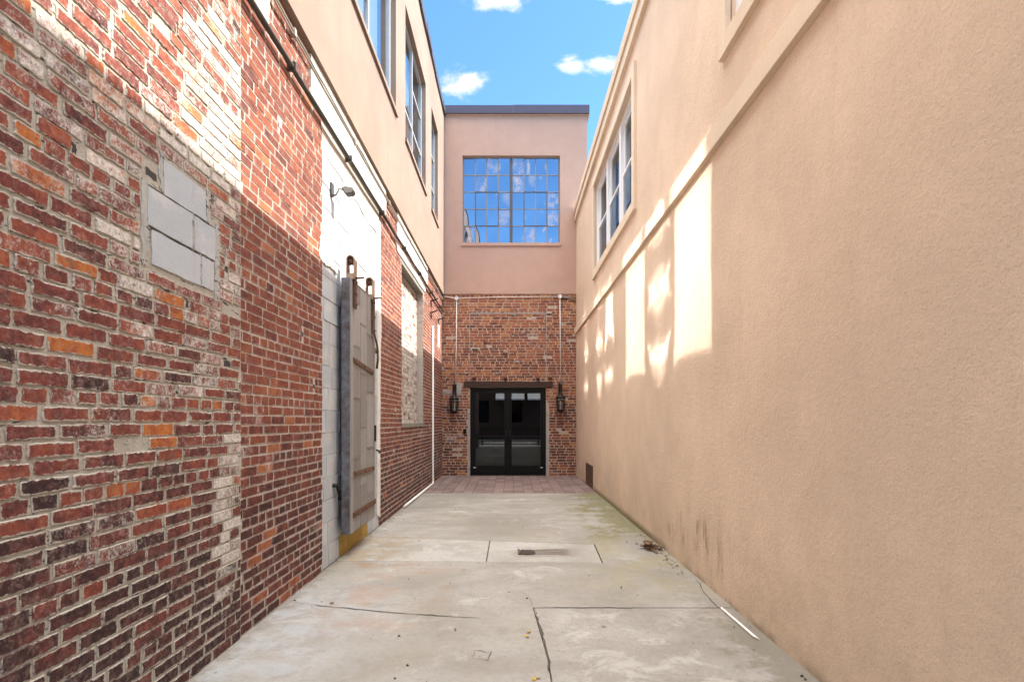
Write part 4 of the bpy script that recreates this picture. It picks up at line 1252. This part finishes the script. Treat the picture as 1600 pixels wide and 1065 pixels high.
# heap of dead leaves, scattered litter
def leaf(m, x, y, z, s, r, mi=0):
    a = r.uniform(0, 6.28); tilt = r.uniform(-0.7, 0.7)
    pts = [(-1, 0), (-0.5, 0.45), (0.2, 0.5), (1, 0), (0.2, -0.5), (-0.5, -0.45)]
    v = []
    for (u, w) in pts:
        px, py = u * s * math.cos(a) - w * s * math.sin(a), u * s * math.sin(a) + w * s * math.cos(a)
        v.append((x + px, y + py, max(0.004, z + tilt * w * s + 0.35 * s * (abs(u) - 0.3))))
    m.add(v, [(0, 1, 5), (1, 2, 4, 5), (2, 3, 4)], mi)
m = MB(); r = random.Random(2)
for k in range(95):
    t = r.random(); x = 1.46 + r.gauss(0, 0.045); y = 5.66 + r.gauss(0, 0.075)
    if x > XR - 0.02: x = XR - 0.03
    hgt = max(0, 0.09 - 0.6 * math.hypot(x - 1.45, (y - 5.68) * 0.7))
    leaf(m, x, y, 0.008 + r.random() * hgt, r.uniform(0.015, 0.035), r)
for k in range(24):
    leaf(m, 1.50 + r.gauss(0, 0.03), r.uniform(4.7, 5.5), 0.006, r.uniform(0.008, 0.018), r)
o = m.build('dead_leaves', 'leaf_brown'); tag(o, 'small heap of dead brown leaves at the foot of the stucco wall', 'leaves'); o['kind'] = 'stuff'
m = MB(); r = random.Random(31)
for k in range(230):
    y = r.uniform(2.3, 9.5); x = r.uniform(XL + 0.05, XR - 0.05)
    if r.random() < 0.45: x = r.choice((XR - abs(r.gauss(0, 0.14)) - 0.01, XL + abs(r.gauss(0, 0.08)) + 0.01))
    s = r.uniform(0.003, 0.011)
    n = 5; ring = [(x + s * math.cos(6.28 * q / n) * r.uniform(0.6, 1.3), y + s * math.sin(6.28 * q / n) * r.uniform(0.6, 1.3), 0.002) for q in range(n)]
    m.add(ring + [(x, y, 0.003 + s * 0.8)], [(q, (q + 1) % n, n) for q in range(n)], r.choice((0, 0, 1)))
o = m.build('grit', ['stone_bit', 'dark_bit']); tag(o, 'loose grit and pebbles scattered over the concrete', 'grit'); o['kind'] = 'stuff'
m = MB(); r = random.Random(77)
for (x, y) in ((0.10, 3.35), (0.115, 3.42), (0.12, 2.79), (0.14, 2.81), (0.13, 2.76), (0.60, 3.52), (-0.85, 4.55), (-1.30, 3.95), (-0.55, 5.0), (-0.42, 4.85), (-0.35, 3.45)):
    leaf(m, x, y, 0.008, r.uniform(0.012, 0.022), r, 0 if x > 0.05 and x < 0.3 else 1)
o = m.build('fallen_leaves', ['leaf_yellow', 'leaf_brown']); tag(o, 'few small yellow and brown leaves scattered on the concrete', 'leaves'); o['kind'] = 'stuff'

# ================================================================== STREET BEHIND THE CAMERA (seen in the door glass)
SB = thing('street_building', 'dark brick building across the street, seen reflected in the door glass', 'building', (0, -17, -0.1))
m = MB()
smap = lambda u, v, d: (u, -16 + d, v)
hs = [(-8 + k * 2.6, -6.9 + k * 2.6, z, z + 1.7) for k in range(7) for z in (1.2, 4.6)]
m.panel(-10, 10, -0.1, 8.0, hs, smap, -0.3, 0.0)
m.box(-10, 10, -19, -18.8, -0.1, 8.0); m.box(-10, -9.8, -18.8, -16.3, -0.1, 8.0); m.box(9.8, 10, -18.8, -16.3, -0.1, 8.0)
m.build('brick_wall', 'street_brick', SB)
m = MB()
m.box(-10.1, 10.1, -19.1, -15.85, 8.001, 8.35); m.box(-10.05, 10.05, -15.995, -15.9, 7.6, 8.0)
m.build('cornice', 'coping', SB)
for h in hs:
    m = MB()
    m.box(h[0], h[1], -16.14, -16.1, h[2], h[3])
    m.build('window', 'glass_plain', SB)

for a, b in ((-1.15, -0.5), (-0.1, 1.05), (1.3, 2.3)):  # added white panels tilted to the sun, for pale shapes in the door glass
    m = MB()
    m.add([(a, -15.95, 3.6), (b, -15.95, 3.6), (b, -15.1, 3.0), (a, -15.1, 3.0), (a, -15.1, 2.9), (b, -15.1, 2.9)], [(0, 1, 2, 3), (3, 2, 5, 4)])
    m.build('reflection_panel', 'vinyl_white', SB)
RL = thing('street_railing', 'black bar railing at the street end of the alley, seen reflected in the door glass', 'railing', (0, -2.6, -0.1))
m = MB()
for z in (0.06, 0.92):
    m.box(-1.55, 1.5, -2.62, -2.58, z, z + 0.04)
m.build('rail', 'black_iron', RL)
for x in (-1.53, 1.48):
    m = MB(); m.box(x - 0.03, x + 0.03, -2.635, -2.565, -0.1, 1.02); m.build('post', 'black_iron', RL)
m = MB()
for k in range(24):
    x = -1.42 + k * 0.122
    m.box(x - 0.012, x + 0.012, -2.612, -2.588, 0.1, 0.92)
m.build('bars', 'black_iron', RL)

# ================================================================== CAMERA, LIGHT, SKY
cam = bpy.data.cameras.new('camera')
co = bpy.data.objects.new('camera', cam); COL.objects.link(co)
co.location = (0, 0, EYE); co.rotation_euler = (R(90), 0, 0)
cam.sensor_width = 36; cam.sensor_fit = 'HORIZONTAL'
cam.lens = 36 * 850 / 1600
cam.shift_x = 2 / 1600; cam.shift_y = 124.5 / 1600
cam.clip_end = 1000; cam.clip_start = 0.05
sc.camera = co

EL, AZ = R(49.9), R(1.2)     # sun stands over the right-hand roof, a hair beyond square to the alley
sun = bpy.data.lights.new('sun', 'SUN'); so = bpy.data.objects.new('sun', sun); COL.objects.link(so)
to_sun = Vector((math.cos(EL) * math.cos(AZ), math.cos(EL) * math.sin(AZ), math.sin(EL)))
so.location = to_sun * 30
so.rotation_euler = to_sun.to_track_quat('Z', 'Y').to_euler()
sun.energy = 3.6; sun.angle = R(0.53); sun.color = (1.0, 0.93, 0.83)

w = bpy.data.worlds.new('World'); sc.world = w; w.use_nodes = True
nt = w.node_tree; nt.nodes.clear()
class W(G):
    def __init__(self):
        self.nt = nt; self._pos = None
g = W()
out = g.n('ShaderNodeOutputWorld'); bg = g.n('ShaderNodeBackground')
g.link(bg.outputs[0], out.inputs[0])
sky = g.n('ShaderNodeTexSky', sky_type='NISHITA')
sky.sun_disc = False; sky.sun_elevation = EL; sky.sun_rotation = R(90) - AZ
sky.air_density = 1.0; sky.dust_density = 0.6; sky.ozone_density = 1.6
tc = g.n('ShaderNodeTexCoord').outputs['Generated']
s = g.n('ShaderNodeSeparateXYZ'); g.link(tc, s.inputs[0])
ay = g.math('MAXIMUM', g.math('ABSOLUTE', s.outputs[1]), 0.05)
u = g.math('DIVIDE', s.outputs[0], ay); v = g.math('DIVIDE', s.outputs[2], ay)
cv = g.n('ShaderNodeCombineXYZ'); g.link(u, cv.inputs[0]); g.link(v, cv.inputs[1])
nz = g.noise(19, 9, 0.62, g.scaled((1, 1.7, 1), cv.outputs[0]), dist=0.4)
mask = None
for (px, py, a, b) in ((722, 130, 52, 26), (775, 4, 48, 18), (893, 101, 34, 17), (940, 99, 42, 17), (975, -4, 40, 14), (640, -120, 120, 30), (900, -160, 160, 40), (816, 262, 13, 40), (770, 255, 8, 20), (842, 372, 16, 14)):
    du = g.math('DIVIDE', g.math('SUBTRACT', u, (px - 798) / 850), a / 850)
    dv = g.math('DIVIDE', g.math('SUBTRACT', v, (657 - py) / 850), b / 850)
    e = g.math('SQRT', g.math('ADD', g.math('MULTIPLY', du, du), g.math('MULTIPLY', dv, dv)))
    e = g.math('SUBTRACT', 1.0, e)
    mask = e if mask is None else g.math('MAXIMUM', mask, e)
mask = g.math('ADD', mask, g.math('MULTIPLY', g.math('SUBTRACT', nz, 0.5), 2.4))
mask = g.mr(mask, 0.0, 0.95)
zen_fill = g.mr(s.outputs[2], 0.66, 0.82)  # bright white cap overhead, above the view, added to fill the shaded alley
skyc = g.mix(1.0, sky.outputs[0], (0.45, 0.68, 0.82), 'MULTIPLY')
SKYW = 2.8; ZEN_FILL = 18.5
c = g.mix(g.math('MULTIPLY', mask, 0.92), skyc, (SKYW, SKYW, SKYW * 1.02))
c = g.mix(zen_fill, c, (ZEN_FILL, ZEN_FILL * 0.97, ZEN_FILL * 0.93))
g.link(c, bg.inputs[0]); bg.inputs[1].default_value = 0.12

vs = sc.view_settings
vs.view_transform = 'Standard'; vs.look = 'None'; vs.gamma = 1.0; vs.exposure = 1.97; vs.use_curve_mapping = False
sc.render.engine = 'CYCLES'
cy = sc.cycles
cy.max_bounces = 10; cy.diffuse_bounces = 6; cy.glossy_bounces = 5; cy.transparent_max_bounces = 12
cy.caustics_reflective = True; cy.blur_glossy = 0.0
cy.sample_clamp_indirect = 30.0
cy.use_denoising = True
try:
    cy.use_guiding = True
except Exception:
    pass
